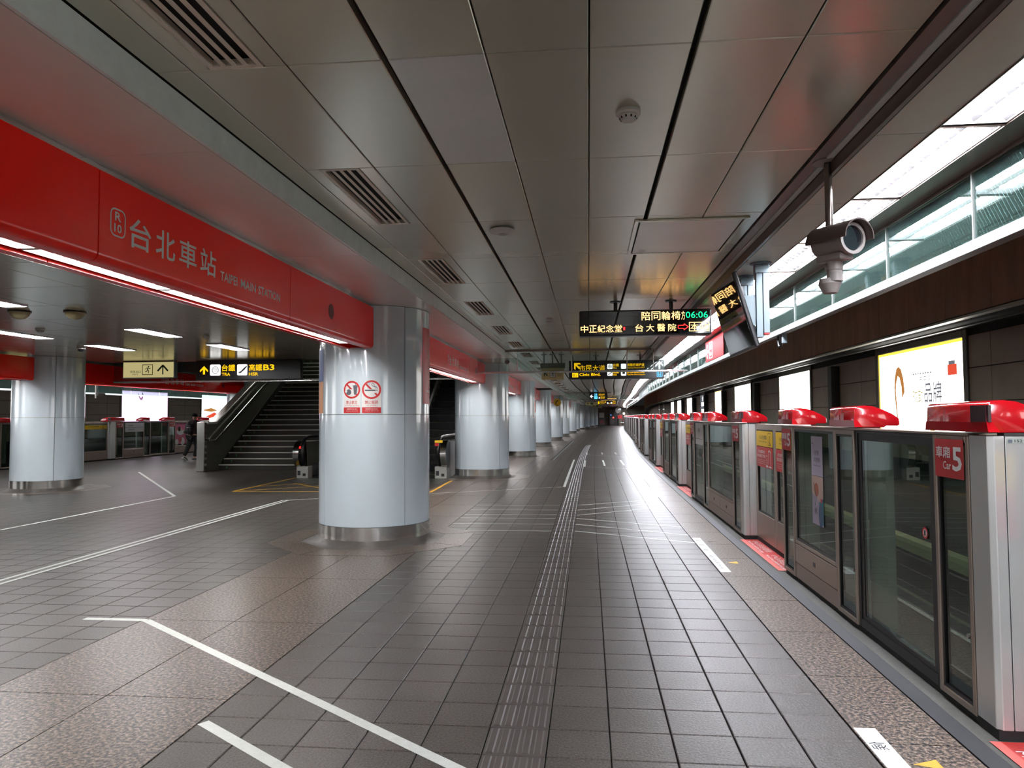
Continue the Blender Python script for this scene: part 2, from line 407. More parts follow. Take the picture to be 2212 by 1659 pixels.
# granite slabs
def slab(x0, x1, y0, y1, name='granite_slab', mat=GRANITE, parent=floor, z=0.0):
    g = .0035; m = MB()
    q = [(x0+g, y0+g), (x1-g, y0+g), (x1-g, y1-g), (x0+g, y1-g)]; q = [(a+bend(a, b), b) for a, b in q]
    m.add([(a, b, z) for a, b in q]+[(a, b, -.014) for a, b in q], [(0, 1, 2, 3), (4, 5, 1, 0), (5, 6, 2, 1), (6, 7, 3, 2), (7, 4, 0, 3)])
    m.build(name, [mat], parent)
for k in range(-1, 38):
    for x0, x1 in ((-3.462, -2.731), (-2.731, -2.014)): slab(x0, x1, 3.962+1.505*(k-1), 3.962+1.505*k)
for k in range(-2, 60): slab(1.29, 1.742, 3.722+.915*k, 3.722+.915*(k+1))
gm = MB()
for k in list(range(-48, -2))+list(range(60, 133)):
    y0, y1 = 3.722+.915*k, 3.722+.915*(k+1)
    gm.add([(a+bend(a, b), b, 0) for a, b in ((1.294, y0+.004), (1.74, y0+.004), (1.74, y1-.004), (1.294, y1-.004))], [(0, 1, 2, 3)])
for k in list(range(-29, -1))+list(range(38, 80)):
    for x0, x1 in ((-3.458, -2.735), (-2.727, -2.018)):
        y0, y1 = 3.962+1.505*(k-1), 3.962+1.505*k
        gm.add([(a+bend(a, b), b, 0) for a, b in ((x0, y0+.004), (x1, y0+.004), (x1, y1-.004), (x0, y1-.004))], [(0, 1, 2, 3)])
gm.build('granite_field', [GRANITE], floor, kind='stuff')
MB().sweep([(1.746, -.013), (1.746, .003), (1.852, .003), (1.852, -.013)], YS).build('edge_strip', [RUBBER], floor)
MB().sweep([(1.856, -.013), (1.856, .0), (2.14, .0), (2.14, -.013)], YS).build('platform_sill', [SILL], floor)

# ------------------------------------------------------------------ markings on the floor
ZF = .0012
def fplane(): return plane((0, 0, ZF), (1, 0, 0), (0, 1, 0), (0, 0, 1))
def floor_line(pts, w, mat=WHITEL, name='floor_line', t=0):
    g = G(fplane()); g.t = t; g.line(pts, w, 0)
    return g.build(name, [mat], floor)
g = G(fplane()); g.t = 0
g.line([(-3.95, 5.44), (-3.44, 5.44), (-.6, 3.29), (-.2, 2.98)], .062); g.build('floor_line', [WHITEL], floor)
floor_line([(-1.99, 3.655), (-1.3, 3.165), (-.9, 2.88)], .062)
floor_line([(-5.66, 2.5), (-5.81, 13.5)], .05)
floor_line([(-5.53, 2.5), (-5.70, 13.45)], .05)
floor_line([(-5.8, 13.45), (-5.2, 13.83), (-3.24, 14.86), (-.57, 16.4)], .05)
floor_line([(-.555, 16.4), (-.54, 26.7)], .06)
floor_line([(-8.32, 9.65), (-8.33, 14.08), (-13.2, 20.4)], .06)
for y in (12.965, 12.33, 11.73, 11.305, 10.71, 10.07): floor_line([(-2.0 if y > 10.2 else -1.74, y), (-.52, y+.02)], .035)
for a, b, c in ((13.01, 1.09, 13.93), (12.35, 1.04, 13.32), (11.71, .986, 12.64), (11.35, .84, 10.81), (10.74, .79, 10.17), (10.11, .743, 9.59)):
    e = 1.29; floor_line([(-.204, a), (e, a+(c-a)*(e+.204)/(b+.204))], .035)
for x0, y0, y1 in ((-.085, 30.2, 32.0), (.55, 30.4, 32.0), (1.115, 30.5, 32.1), (-.136, 23.0, 26.4), (.49, 23.4, 26.4), (1.11, 23.7, 26.6)): floor_line([(x0, y0), (x0, y1)], .06)
floor_line([(-.14, 23.0), (1.3, 22.0)], .03); floor_line([(-.09, 30.2), (1.35, 28.4)], .03)
g = G(fplane()); g.t = .002; g.line([(-1.36, 26.5), (-1.05, 47.7)], .09, 0); g.line([(-1.28, 26.5), (-.98, 47.7)], .05, 1)
g.build('drain_strip', [RUBBER, STEEL], floor)
# yellow hatching before the escalators
hz = [((-7.6, 15.05), (-5.4, 15.15)), ((-7.6, 15.05), (-7.65, 18.7)), ((-7.6, 16.2), (-5.4, 18.3)), ((-7.6, 17.6), (-5.4, 15.3)), ((-7.6, 15.1), (-5.4, 17.0)), ((-7.4, 18.5), (-5.4, 16.6)), ((-3.3, 15.1), (-3.4, 18.6)), ((-5.4, 15.15), (-3.3, 15.1)), ((-5.4, 17.0), (-3.35, 18.4)), ((-5.4, 16.6), (-3.35, 15.2))]
for p, q in hz: floor_line([p, q], .07, YELLP, 'hatch_line')
g = G(fplane()); g.rect(-7.55, 17.0, -3.5, 18.5, 0); g.build('steel_plate', [M('worn plate', (92, 96, 92), .35, metal=.6)], floor)
# waiting-line stickers beside the granite
def wait_sticker(y0, y1, n):
    g = G(plane((1.3, y0, ZF), (1, 0, 0), (0, 1, 0), (0, 0, 1))); g.t = 0
    L = y1-y0
    g.rect(0, 0, .105, L, 0)
    st = g.build('waiting_sticker', [WHITEL], floor)
    g = G(plane((1.3, y0, ZF), (1, 0, 0), (0, 1, 0), (0, 0, 1)))
    # read from the track side; three characters run along the strip
    g2 = G(plane((1.395, y1, ZF), (0, -1, 0), (-1, 0, 0), (0, 0, 1)))
    for k, ch in enumerate('候車線'): g2.text(ch, L*(.08+.155*k), .012, L*(.08+.155*k)+.085, .085, 0)
    g2.text('Waiting Line', L*.56, .02, L*.92, .075, 0)
    g2.build('lettering', [PBLK], st)
wait_sticker(7.575, 9.655, 0); wait_sticker(1.9, 3.89, 1); wait_sticker(14.4, 16.5, 2)
for pts, m in (([(1.425, 3.509), (1.547, 3.566), (1.545, 3.47)], YELLP), ([(1.454, 8.054), (1.563, 8.132), (1.557, 8.0)], YELLP), ([(1.447, 9.415), (1.585, 9.382), (1.459, 9.309)], M('worn grey print', (92, 88, 82), .6))):
    g = G(fplane()); g.poly(pts, 0); g.build('direction_wedge', [m], floor)
# red mind-the-gap stickers before the emergency gates
def gap_sticker(y0, y1):
    x0 = bend(1.9, (y0+y1)/2)
    mp = plane((1.885+x0, y1, .0035), (0, -1, 0), (1, 0, 0), (0, 0, 1))
    g = G(mp); g.rect(0, 0, y1-y0, .215, 0); g.rect(0, 0, y1-y0, .05, 1, .0008)
    st = g.build('gap_sticker', [M('red floor print', (178, 52, 48), .5), M('rosy floor print', (196, 92, 84), .5)], floor)
    g = G(mp); h = (y1-y0)/2
    for k in range(2):
        a = .1+h*k; g.text('小心月台間隙', a, .115, a+h*.82, .195, 0, .001); g.text('Mind the platform gap', a, .05, a+h*.86, .098, 0, .001)
    g.build('lettering', [WHT], st)
for y0, y1 in ((1.9, 3.78), (7.67, 9.56), (14.5, 16.6), (20.7, 22.95)): gap_sticker(y0, y1)

# ------------------------------------------------------------------ ceiling
ZC, CX, CP, RY, RP = 3.10, -.859, .4385, 3.012, 1.3125
ceil = MB().sweep([(-1.95, ZC+.05), (1.50, ZC+.05), (1.50, ZC+.35), (-1.95, ZC+.35)], YS).build('ceiling', [DARK], kind='structure')
lines = [-1.899, CX-2*CP, CX-CP, CX, CX+CP, CX+2*CP, CX+3*CP, CX+4*CP, CX+5*CP]
wide = {round(CX, 3), round(CX+3*CP, 3)}
def cpanel_mb(w, d):
    m = MB(); c = .004
    m.add([(c, c, 0), (w-c, c, 0), (w-c, d-c, 0), (c, d-c, 0), (0, 0, .004), (w, 0, .004), (w, d, .004), (0, d, .004), (0, 0, .045), (w, 0, .045), (w, d, .045), (0, d, .045)],
          [(0, 1, 2, 3)]+[(4+i, 4+(i+1) % 4, (i+1) % 4, i) for i in range(4)]+[(8+i, 8+(i+1) % 4, 4+(i+1) % 4, 4+i) for i in range(4)])
    return m
CPM = {}
farc = MB()
def ceiling_panel(x0, x1, y0, y1, mat=CEILP):
    g0 = .014 if round(x0, 3) in wide else .003; g1 = .014 if round(x1, 3) in wide else .003
    a, b, c, d = x0+g0, x1-g1, y0+.003, y1-.003
    if -1.2 < y0 < 52:
        k = (round(b-a, 3), round(d-c, 3), mat.name); loc = (a+bend(a, y0), c, ZC)
        if k not in CPM: CPM[k] = cpanel_mb(b-a, d-c).build('ceiling_panel', [mat], ceil, loc=loc).data
        else: put('ceiling_panel', CPM[k], ceil, loc, rz=turn(a, y0) if y0 > 12 else 0)
    else:
        q = [(a, c), (b, c), (b, d), (a, d)]; farc.add([(p+bend(p, r), r, ZC) for p, r in q], [(0, 3, 2, 1)])
HATCH = (.375, 1.255, RY+2*RP+.1, RY+3*RP-.03)
for n in range(-34, 93):
    y0, y1 = RY+RP*n, RY+RP*(n+1)
    for i in range(8):
        x0, x1 = lines[i], lines[i+1]
        if i == 1 and n % 2:
            ceiling_panel(x0, -1.645, y0, y1); ceiling_panel(-1.395, x1, y0, y1)
        elif i == 3 and n == 0: ceiling_panel(x0, x1, y0, y1, CEILN)
        else: ceiling_panel(x0, x1, y0, y1)
farc.build('ceiling_panel_field', [CEILP], ceil, kind='stuff')
# trims at both edges of the panel ceiling
MB().sweep([(-1.925, 2.945), (-1.905, 2.945), (-1.905, 3.097), (-1.925, 3.097)], YS).build('trim_1', [PALE], kind='structure')
MB().sweep([(1.348, ZC-.004), (1.42, ZC-.004), (1.42, ZC+.05), (1.348, ZC+.05)], YS).build('trim_2', [M('fine mesh strip', (132, 128, 122), .45, metal=.5, bump=.3, bscale=220)], kind='structure')
MB().sweep([(1.424, ZC-.012), (1.462, ZC-.012), (1.462, ZC+.05), (1.424, ZC+.05)], YS).build('trim_3', [PALE], kind='structure')
MB().sweep([(1.466, 3.012), (1.49, 3.012), (1.49, ZC+.02), (1.466, ZC+.02)], YS).build('trim_4', [BRONZE], kind='structure')
# soffit over the beam line, between the step and the red beams, carried over to the hall ceiling
soff = MB().sweep([(-3.1, 2.96), (-1.91, 2.96), (-1.91, 3.3), (-3.1, 3.3)], YS).build('trim_5', [DARK], kind='structure')
for k in range(-17, 14):
    y0 = 1.11+2.44*(k); m = MB(); g = .003
    m.sweep([(-3.08, 2.945), (-1.93, 2.945), (-1.93, 2.965), (-3.08, 2.965)], [y0+g, y0+2.44-g]); m.build('soffit_panel', [SOFF], soff)
m = MB(); m.sweep([(-3.08, 2.945), (-1.93, 2.945), (-1.93, 2.965), (-3.08, 2.965)], [y for y in YS if y >= 38]); m.build('soffit_panel', [SOFF], soff)
# hall ceiling beyond the beams
ZH = 2.945
hall = MB().box(-18.6, -3.08, -42, 16.9, ZH+.03, ZH+.5).box(-18.6, -11.7, 16.9, 48, ZH+.03, ZH+.5).build('ceiling_hall', [DARK], kind='structure')
HPM = {}
hx = [-3.09, -4.13, -5.28, -6.43, -7.58, -8.73, -9.88, -11.03, -12.0]
for n in range(-3, 9):
    y0 = 7.05+1.15*n
    for i in range(8):
        x1, x0 = hx[i]-.003, hx[i+1]+.003; k = round(x1-x0, 3); y1 = min(y0+1.15, 16.85)-.003
        k = (k, round(y1-y0, 3))
        loc = (x0, y0+.003, ZH)
        if k not in HPM: HPM[k] = MB().box(0, k[0], 0, k[1]-.003, 0, .03).build('ceiling_panel', [HALLP], hall, loc=loc, bevel=.003).data
        else: put('ceiling_panel', HPM[k], hall, loc)
m = MB().box(-18.5, -12.03, -42, 45, ZH, ZH+.02).box(-12.02, -3.09, -42, 3.55, ZH, ZH+.02); m.build('ceiling_panel', [HALLP], hall)
# stairwell above the stairs and escalators: dark lining, open in front
m = MB().box(-11.9, -3.1, 31.5, 31.7, 0, 7).box(-11.9, -11.75, 17.0, 31.6, ZH+.02, 7).box(-3.3, -3.1, 17.0, 31.6, ZH+.02, 7).box(-11.9, -3.1, 17.0, 31.7, 6.6, 6.8).box(-11.9, -3.1, 16.9, 17.05, ZH+.2, 7)
m.build('wall_stairwell', [M('stairwell lining', (64, 66, 60), .5)], kind='structure')
# right soffit with the lamp channel
YL0, LP = 2.674-1.25*5, 1.25
rs = MB().sweep([(1.47, 3.09), (2.3, 3.09), (2.3, 3.4), (1.47, 3.4)], YS).build('trim_6', [DARK], kind='structure')
for k in range(0, 34):
    y0 = 3.905-1.25*6+1.25*k
    MB().sweep([(1.494, 3.01), (1.765, 3.01), (1.765, 3.03), (1.494, 3.03)], [y0+.003, y0+1.247]).build('soffit_panel', [SOFFR], rs)
MB().sweep([(1.494, 3.01), (1.765, 3.01), (1.765, 3.03), (1.494, 3.03)], [38.9]+[y for y in YS if y > 39]).build('soffit_panel', [SOFFR], rs)
MB().sweep([(2.095, 3.008), (2.268, 3.008), (2.268, 3.03), (2.095, 3.03)], YS).build('soffit_rail', [BRONZE], rs)
MB().sweep([(2.265, 2.985), (2.30, 2.985), (2.30, 3.03), (2.265, 3.03)], YS).build('soffit_rail', [BRONZE], rs)

# ------------------------------------------------------------------ track side
MB().sweep([(2.14, -1.3), (6.3, -1.3), (6.3, -1.1), (2.14, -1.1)], YS).build('ground_trackbed', [CONC], kind='structure')
for x in (2.95, 4.43): tag(MB().sweep([(x-.07, -1.1), (x+.07, -1.1), (x+.07, -1.08), (x+.012, -1.07), (x+.012, -.98), (x+.035, -.96), (x+.035, -.92), (x-.035, -.92), (x-.035, -.96), (x-.012, -.98), (x-.012, -1.07), (x-.07, -1.08)], YS).build('rail', [STEEL]), 'steel running rail on the track bed, %s the platform' % ('nearer' if x < 3 else 'further from'), 'rail')
tag(MB().sweep([(5.05, -.62), (5.3, -.62), (5.3, -.5), (5.27, -.44), (5.08, -.44), (5.05, -.5)], YS).build('third_rail_cover', [M('cream rail cover', (226, 214, 160), .5)]), 'cream conductor rail cover running along the far side of the track', 'rail')
MB().sweep([(2.10, -1.2), (2.14, -1.2), (2.14, -.012), (2.10, -.012)], YS).build('wall_platform_edge', [CONC], kind='structure')
wr = MB().sweep([(6.03, -1.2), (6.3, -1.2), (6.3, 4.8), (6.03, 4.8)], YS).build('wall_right', [DARK], kind='structure')
wz = [.2, .72, 1.24, 1.765, 2.30, 2.82]
WPM = {}; farw = MB()
def wall_panel(y0, z0, z1):
    x = 6.0
    if y0 < 70:
        k = round(z1-z0, 3); loc = (x+bend(2, y0+.67), y0+.006, z0+.006)
        if k not in WPM: WPM[k] = MB().box(0, .03, 0, 1.338, 0, k-.012).build('wall_panel', [TRACKW], wr, loc=loc, bevel=.006).data
        else: put('wall_panel', WPM[k], wr, loc, rz=turn(2, y0+.67))
    else: farw.add([(x+bend(2, y), y, z) for y, z in ((y0+.006, z0+.006), (y0+1.344, z0+.006), (y0+1.344, z1-.006), (y0+.006, z1-.006))], [(0, 1, 2, 3)])
for k in range(0, 96):
    for z0, z1 in zip(wz[1:], wz[2:]): wall_panel(7.6+1.35*(k-2), z0, z1)
farw.build('wall_panel_field', [TRACKW], wr, kind='stuff')
duct = MB().sweep([(5.22, 2.93), (6.1, 2.93), (6.1, 4.6), (5.22, 4.6)], YS).build('trim_7', [DARK], kind='structure')
CLM = None
for k in range(0, 58):
    y0 = 5.0+1.25*k; loc = (5.19+bend(2, y0+.6), y0+.004, 2.95)
    if CLM is None: CLM = MB().box(0, .03, 0, 1.242, 0, 1.62).build('cladding_panel', [CLAD], duct, loc=loc, bevel=.004).data
    else: put('cladding_panel', CLM, duct, loc, rz=turn(2, y0+.6))
MB().sweep([(5.19, 2.95), (5.22, 2.95), (5.22, 4.6), (5.19, 4.6)], [77.5]+[y for y in YS if y > 78]).build('cladding_panel', [CLAD], duct)
MB().sweep([(5.15, 2.895), (5.27, 2.895), (5.27, 2.925), (5.15, 2.925)], YS).build('cable_trough', [M('pale metal trough', (190, 184, 170), .4, metal=.5)], duct)
MB().sweep([(5.5, 2.855), (5.56, 2.855), (5.56, 2.88), (5.5, 2.88)], YS).build('cable_trough', [M('dull pipe', (96, 92, 88), .4, metal=.5)], duct)
MB().sweep([(2.2, 4.6), (6.3, 4.6), (6.3, 4.8), (2.2, 4.8)], YS).build('ceiling_track', [CONC], kind='structure')
MB().sweep([(2.3, 3.02), (2.34, 3.02), (2.34, 4.7), (2.3, 4.7)], YS).build('wall_above_fascia', [M('grey green lining', (92, 100, 96), .6)], kind='structure')
# left track
ZL = -22.3
wl = MB().box(ZL-.3, ZL-.02, -42, 60, -1.2, 4.6).build('wall_left', [DARK], kind='structure')
LPM = {}
for k in range(0, 30):
    for z0, z1 in zip(wz[1:]+[2.82], wz[2:]+[3.35]):
        if z1 <= z0: continue
        key = round(z1-z0, 3); loc = (ZL-.02, 14.8+1.32*k, z0+.006)
        if key not in LPM: LPM[key] = MB().box(0, .025, 0, 1.306, 0, key-.012).build('wall_panel', [TRACKW], wl, loc=loc, bevel=.006).data
        else: put('wall_panel', LPM[key], wl, loc)
MB().box(ZL, -18.5, -42, 60, -1.3, -1.1).build('ground_trackbed', [CONC], kind='structure')
MB().box(ZL-.1, -18.5, -42, 60, 3.5, 3.7).build('ceiling_track', [CONC], kind='structure')
# end wall far down the platform
ew = MB().box(-1.5, 9.5, 126.0, 126.3, 0, 3.4).build('wall_end', [M('beige end wall', (150, 138, 124), .5)], kind='structure')
for k in range(4): MB().box(-.4+1.3*k, .88+1.3*k, 125.94, 126, .05, 3.0).build('wall_panel', [M('beige end wall', (150, 138, 124), .5)], ew, bevel=.01)
MB().box(-24, 8, -42.3, -42.0, -1.2, 4.6).build('wall_rear', [M('rear wall', (120, 116, 110), .6)], kind='structure')

# ================================================================== COLUMNS
CR = .71
COLY = [9.38+9.7*k for k in range(12)]
def col_xy(k): return -2.79+interp(TC, COLY[k]), COLY[k]
def shell(r, a0, a1, z0, z1, n=12, th=.012):
    m = MB(); vs = []
    for i in range(n+1):
        a = math.radians(a0+(a1-a0)*i/n); c, s = math.cos(a), math.sin(a)
        vs += [(r*c, r*s, z0), (r*c, r*s, z1), ((r-th)*c, (r-th)*s, z1), ((r-th)*c, (r-th)*s, z0)]
    fs = [(4*i+j, 4*i+(j+1) % 4, 4*i+4+(j+1) % 4, 4*i+4+j) for i in range(n) for j in range(4)]+[(0, 1, 2, 3), (4*n+3, 4*n+2, 4*n+1, 4*n)]
    return m.add(vs, fs)
OCT = [(math.cos(math.radians(22.5+45*k)), math.sin(math.radians(22.5+45*k))) for k in range(8)]
def make_column(loc, label):
    t = thing('column', label, 'column', loc, group='white round columns')
    MB().lathe([(CR-.03, .05), (CR-.03, 2.945)], 32).build('core', [M('dark joint', (150, 146, 138), .7)], t)
    for k in range(4):
        a = -42.5+90*k
        shell(CR, a+.35, a+89.65, .236, 1.599).build('lower_panel', [ENAMEL], t, smooth=.6)
        shell(CR, a+.35, a+89.65, 1.606, 2.94).build('upper_panel', [ENAMEL], t, smooth=.6)
    MB().lathe([(CR-.02, .07), (CR+.004, .07), (CR+.004, .232), (CR-.02, .232)], 48).build('base_band', [POLISH], t, smooth=.6)
    m = MB(); r = .93; n = 48
    for i in range(n):
        pass
    vs = []
    for i in range(n):
        a = 2*PI*i/n; c, s = math.cos(a), math.sin(a); q = (a+PI/8) % (PI/4)-PI/8
        ro = .86/math.cos(q)
        vs += [(ro*c, ro*s, .002), ((CR*.6+ro*.4)*c, (CR*.6+ro*.4)*s, .018), ((CR+.012)*c, (CR+.012)*s, .069), ((CR-.02)*c, (CR-.02)*s, .069)]
    m.add(vs, [(4*i+j, 4*((i+1) % n)+j, 4*((i+1) % n)+j+1, 4*i+j+1) for i in range(n) for j in range(3)])
    m.build('plinth', [M('worn dark plinth', (74, 70, 66), .5, var=.25, vscale=7)], t, smooth=.8)
    return t
col0 = make_column((*col_xy(0), 0), 'white enamel column with two red ring ban stickers, nearest to the camera')
columns = [col0]
for k in range(1, 12):
    columns.append(dup(col0, (*col_xy(k), 0), label='white round column, %s along the row beside the platform doors counting from the stickered one' % nth(k+1)))
rowb = [(-12.1, 15.33), (-12.1, 25.03)]
for (x, y), lb in zip(rowb, ('white round column on the far row at the edge of the hall, clear of the staircase', 'white round column on the far row behind the staircase balustrade')):
    dup(col0, (x, y, 0), label=lb)
# octagonal granite border set in the floor round each near column
def border(cx, cy):
    for k in range(8):
        a, b = OCT[k], OCT[(k+1) % 8]; i, o = .868/math.cos(PI/8), 1.24/math.cos(PI/8); m = MB()
        q = [(cx+a[0]*i, cy+a[1]*i), (cx+b[0]*i, cy+b[1]*i), (cx+b[0]*o, cy+b[1]*o), (cx+a[0]*o, cy+a[1]*o)]
        c0 = Vector((sum(p[0] for p in q)/4, sum(p[1] for p in q)/4)); q = [c0+(Vector(p)-c0)*.988 for p in q]
        m.add([(p[0], p[1], .0025) for p in q]+[(p[0], p[1], -.004) for p in q], [(0, 1, 2, 3), (0, 4, 5, 1), (1, 5, 6, 2), (2, 6, 7, 3), (3, 7, 4, 0)])
        m.build('granite_border', [GRANITE], floor)
for x, y in [col_xy(k) for k in range(5)]+rowb: border(x, y)

# stickers and banners wrapped round the columns
cx0, cy0 = col_xy(0)
def ban(a0, a1, name, label, kind):
    mid = math.radians((a0+a1)/2); w = CR*math.radians(a1-a0); mp = wrap((cx0, cy0), CR+.001, mid); h = w/2
    g = G(mp); n = 8
    g.rect(-h, 1.617, h, 1.91, 0, 0, n); g.disc(0, 1.905, h*1.03, 0, 0, 36); g.rect(-h*.97, 1.62, h*.97, 1.69, 1, .0006, n)
    o = g.build(name, [WHT, PRED]); tag(o, label, 'sign')
    g = G(mp); g.t = .0028; zc = 1.905; r = h*.98
    g.ring(0, zc, r, r*.8, 1)
    if kind == 'eat':
        g.poly([(.02, zc+.045), (.075, zc+.045), (.062, zc-.06), (.03, zc-.06)], 2); g.rect(.012, zc+.045, .082, zc+.053, 2); g.line([(.05, zc+.05), (.045, zc+.085), (.03, zc+.08)], .006, 2)
        g.disc(-.04, zc-.03, .035, 2, 0, 14); g.rect(-.062, zc-.06, -.018, zc-.04, 2); g.disc(-.075, zc-.02, .016, 0, .0006, 10); g.line([(-.04, zc), (-.03, zc+.02)], .006, 2)
        ttl, en = '禁止飲食', 'No Eating or Drinking'
    else:
        g.rect(-.08, zc-.018, .045, zc+.0, 2, 0, 4); g.rect(.05, zc-.018, .058, zc, 2); g.rect(.063, zc-.018, .07, zc, 2)
        g.line([(.055, zc+.01), (.05, zc+.03), (.02, zc+.04), (.0, zc+.06), (.01, zc+.08), (.03, zc+.07), (.03, zc+.045), (.06, zc+.035), (.07, zc+.01)], .006, 2)
        ttl, en = '禁止吸菸', 'No Smoking'
    g.line([(-r*.66, zc+r*.66), (r*.66, zc-r*.66)], r*.19, 1, .0006)
    g.build('pictogram', [WHT, PRED, PGREY], o)
    g = G(mp); g.t = .0028
    g.text(ttl, -h*.68, 1.727, h*.68, 1.772, 0, 0, .01); g.text(en, -h*.85 if kind == 'eat' else -h*.5, 1.703, h*.85 if kind == 'eat' else h*.5, 1.72, 0)
    g.text('違者罰NT$1,500' if kind == 'eat' else '違者罰NT$10,000', -h*.62, 1.66, h*.62, 1.679, 1); g.text('Violators will be fined', -h*.7, 1.642, h*.7, 1.652, 1)
    g.build('lettering', [PRED, WHT], o)
ban(-105.4, -87.6, 'no_eating_sign', 'white sticker with red ring over a drink cup on the nearest column', 'eat')
ban(-86.3, -67.3, 'no_smoking_sign', 'white sticker with red ring over a cigarette on the nearest column', 'smoke')
def banner(k, label):
    x, y = col_xy(k); mp = wrap((x, y), CR+.002, math.radians(14)); w = CR*math.radians(60); h = w/2
    g = G(mp); g.rect(-h, 1.735, h, 2.72, 0, 0, 14); o = g.build('station_banner', [M('red banner', (186, 30, 28), .35)]); tag(o, label, 'sign', 'red station banners on the columns')
    g = G(mp); g.t = .003
    for i, ch in enumerate('台北車站'): g.text(ch, -.1, 2.50-.165*i, .1, 2.64-.165*i)
    g.text('TAIPEI', -.1, 1.945, .1, 1.975); g.text('MAIN STATION', -.26, 1.88, .26, 1.92)
    g.frame(-.04, 1.77, .04, 1.86, .006); g.text('R10', -.03, 1.795, .03, 1.835)
    g.build('lettering', [WHT], o)
banner(0, 'red vertical station name banner on the track side of the nearest white column')
banner(2, 'red vertical station name banner on the third white column')
mp = wrap((cx0, cy0), CR+.002, math.radians(-152)); g = G(mp)
g.rect(-.18, 2.02, .18, 2.43, 0, 0, 8); g.rect(-.18, 1.62, .18, 2.02, 1, 0, 8)
tag(g.build('wall_poster', [PBLUE, POR]), 'blue and orange poster round the hall side of the nearest column', 'poster')

# ================================================================== RED SIGN BEAMS
def beam_half(s, y0, y1):
    """front or back skin with a rounded lower edge, as an x,z outline"""
    o = [(.2*s, 2.905), (.2*s, 2.47), (.197*s, 2.445), (.187*s, 2.425), (.17*s, 2.413), (.15*s, 2.41), (.095*s, 2.41), (.095*s, 2.47), (.085*s, 2.47), (.085*s, 2.402), (.15*s, 2.402), (.172*s, 2.403), (.192*s, 2.412), (.204*s, 2.43)]
    a = [(.2*s, 2.905), (.2*s, 2.46), (.196*s, 2.438), (.186*s, 2.421), (.170*s, 2.412), (.15*s, 2.41), (.09*s, 2.41), (.09*s, 2.455), (.098*s, 2.455), (.098*s, 2.418), (.15*s, 2.418), (.166*s, 2.42), (.18*s, 2.428), (.188*s, 2.442), (.192*s, 2.46), (.192*s, 2.905)]
    return MB().prism(a, 'y', y0, y1)
BL = 8.28                                                   # clear length between two columns
def station_text(mp, y0):
    g = G(mp)
    g.ring  # the R 10 badge is a rounded outline
    u, v, w, h = 0, .03, .125, .15
    pts = []
    for cx, cy, st in ((u+w-.035, v+h-.035, 0), (u+.035, v+h-.035, 90), (u+.035, v+.035, 180), (u+w-.035, v+.035, 270)):
        pts += [(cx+.035*math.cos(math.radians(st+q)), cy+.035*math.sin(math.radians(st+q))) for q in (0, 22, 45, 68, 90)]
    pts.append(pts[0])
    g.line(pts, .009, 0)
    g.text('R', u+.035, v+.085, u+w-.035, v+.135, 0, 0, .02); g.text('10', u+.03, v+.02, u+w-.03, v+.07, 0, 0, .02)
    for k, ch in enumerate('台北車站'): g.text(ch, .165+.256*k, .0, .165+.256*k+.21, .175, 0, 0, .01)
    g.text('TAIPEI', 1.205, .0, 1.46, .066, 0, 0, .015); g.text('MAIN', 1.515, .0, 1.765, .066, 0, 0, .015); g.text('STATION', 1.81, .0, 2.22, .066, 0, 0, .015)
    return g
def louvre_lamp(parent, x0, x1, y0, y1, z, tube, nf, name='lamp', H=.06, rows=1, flip=False):
    """white trough with a bare tube along one side of each row and three-cornered fins along the other"""
    h = MB(); t = .006
    h.box(x0, x0+t, y0, y1, z, z+H).box(x1-t, x1, y0, y1, z, z+H).box(x0+t, x1-t, y0, y0+t, z, z+H).box(x0+t, x1-t, y1-t, y1, z, z+H).box(x0, x1, y0, y1, z+H, z+H+.008)
    lamp = h.build(name, [LOUV], parent)
    m, f = MB(), MB(); w = (x1-x0-2*t)/rows; hz = .45*H
    for q in range(rows):
        a = x0+t+w*q
        def X(u): return a+w*(1-u) if flip else a+w*u
        m.prism([(X(.04), z+H-.002), (X(.50), z+H-.002), (X(.44), z+H-hz), (X(.10), z+H-hz)], 'y', y0+.012, y1-.012)
        for k in range(nf):
            y = y0+(y1-y0)*(k+.5)/nf; d = (y1-y0)/nf*.47
            f.add([(X(.55), y, z+.55*H), (X(.99), y-d, z+.12*H), (X(.99), y+d, z+.12*H), (X(.97), y, z+.9*H)], [(0, 1, 2), (0, 2, 3), (0, 3, 1), (1, 3, 2)])
    m.build('tube', [tube], lamp); f.build('louvre', [FIN], lamp, kind='stuff')
    return lamp
def make_beam(loc, label):
    t = thing('sign_beam', label, 'sign', loc, group='red station name beams between the columns')
    for y0, y1 in ((0, 3.235), (3.241, 5.772), (5.778, BL)):
        beam_half(1, y0+.002, y1-.002).build('beam_panel', [REDEN], t, smooth=.5)
        beam_half(-1, y0+.002, y1-.002).build('beam_panel', [REDEN], t, smooth=.5)
    for y in (.0, BL-.012): MB().box(-.19, .19, y, y+.012, 2.42, 2.9).build('end_plate', [REDEN], t)
    MB().box(-.172, .172, .02, BL-.02, 2.55, 2.9).build('inner_box', [DARK], t)
    MB().box(-.178, .178, 0, BL, 2.905, 2.944).build('steel_strip', [POLISH], t)
    for k in range(6): louvre_lamp(t, -.06, .07, .62+1.2*k, .62+1.2*k+1.17, 2.425, TUBEB, 11, flip=True)
    station_text(plane((.2005, 3.335, 2.55), (0, 1, 0), (0, 0, 1), (1, 0, 0)), 0).build('lettering', [WHT], t)
    g = G(plane((.2005, 0, 0), (0, 1, 0), (0, 0, 1), (1, 0, 0))); g.disc(6.8, 2.647, .078, 0); g.build('speaker_grille', [M('dark red mesh', (112, 18, 22), .6)], t)
    return t
beam0 = make_beam((-2.8, .39, 0), 'red enamel beam with station name, ending at the nearest stickered column')
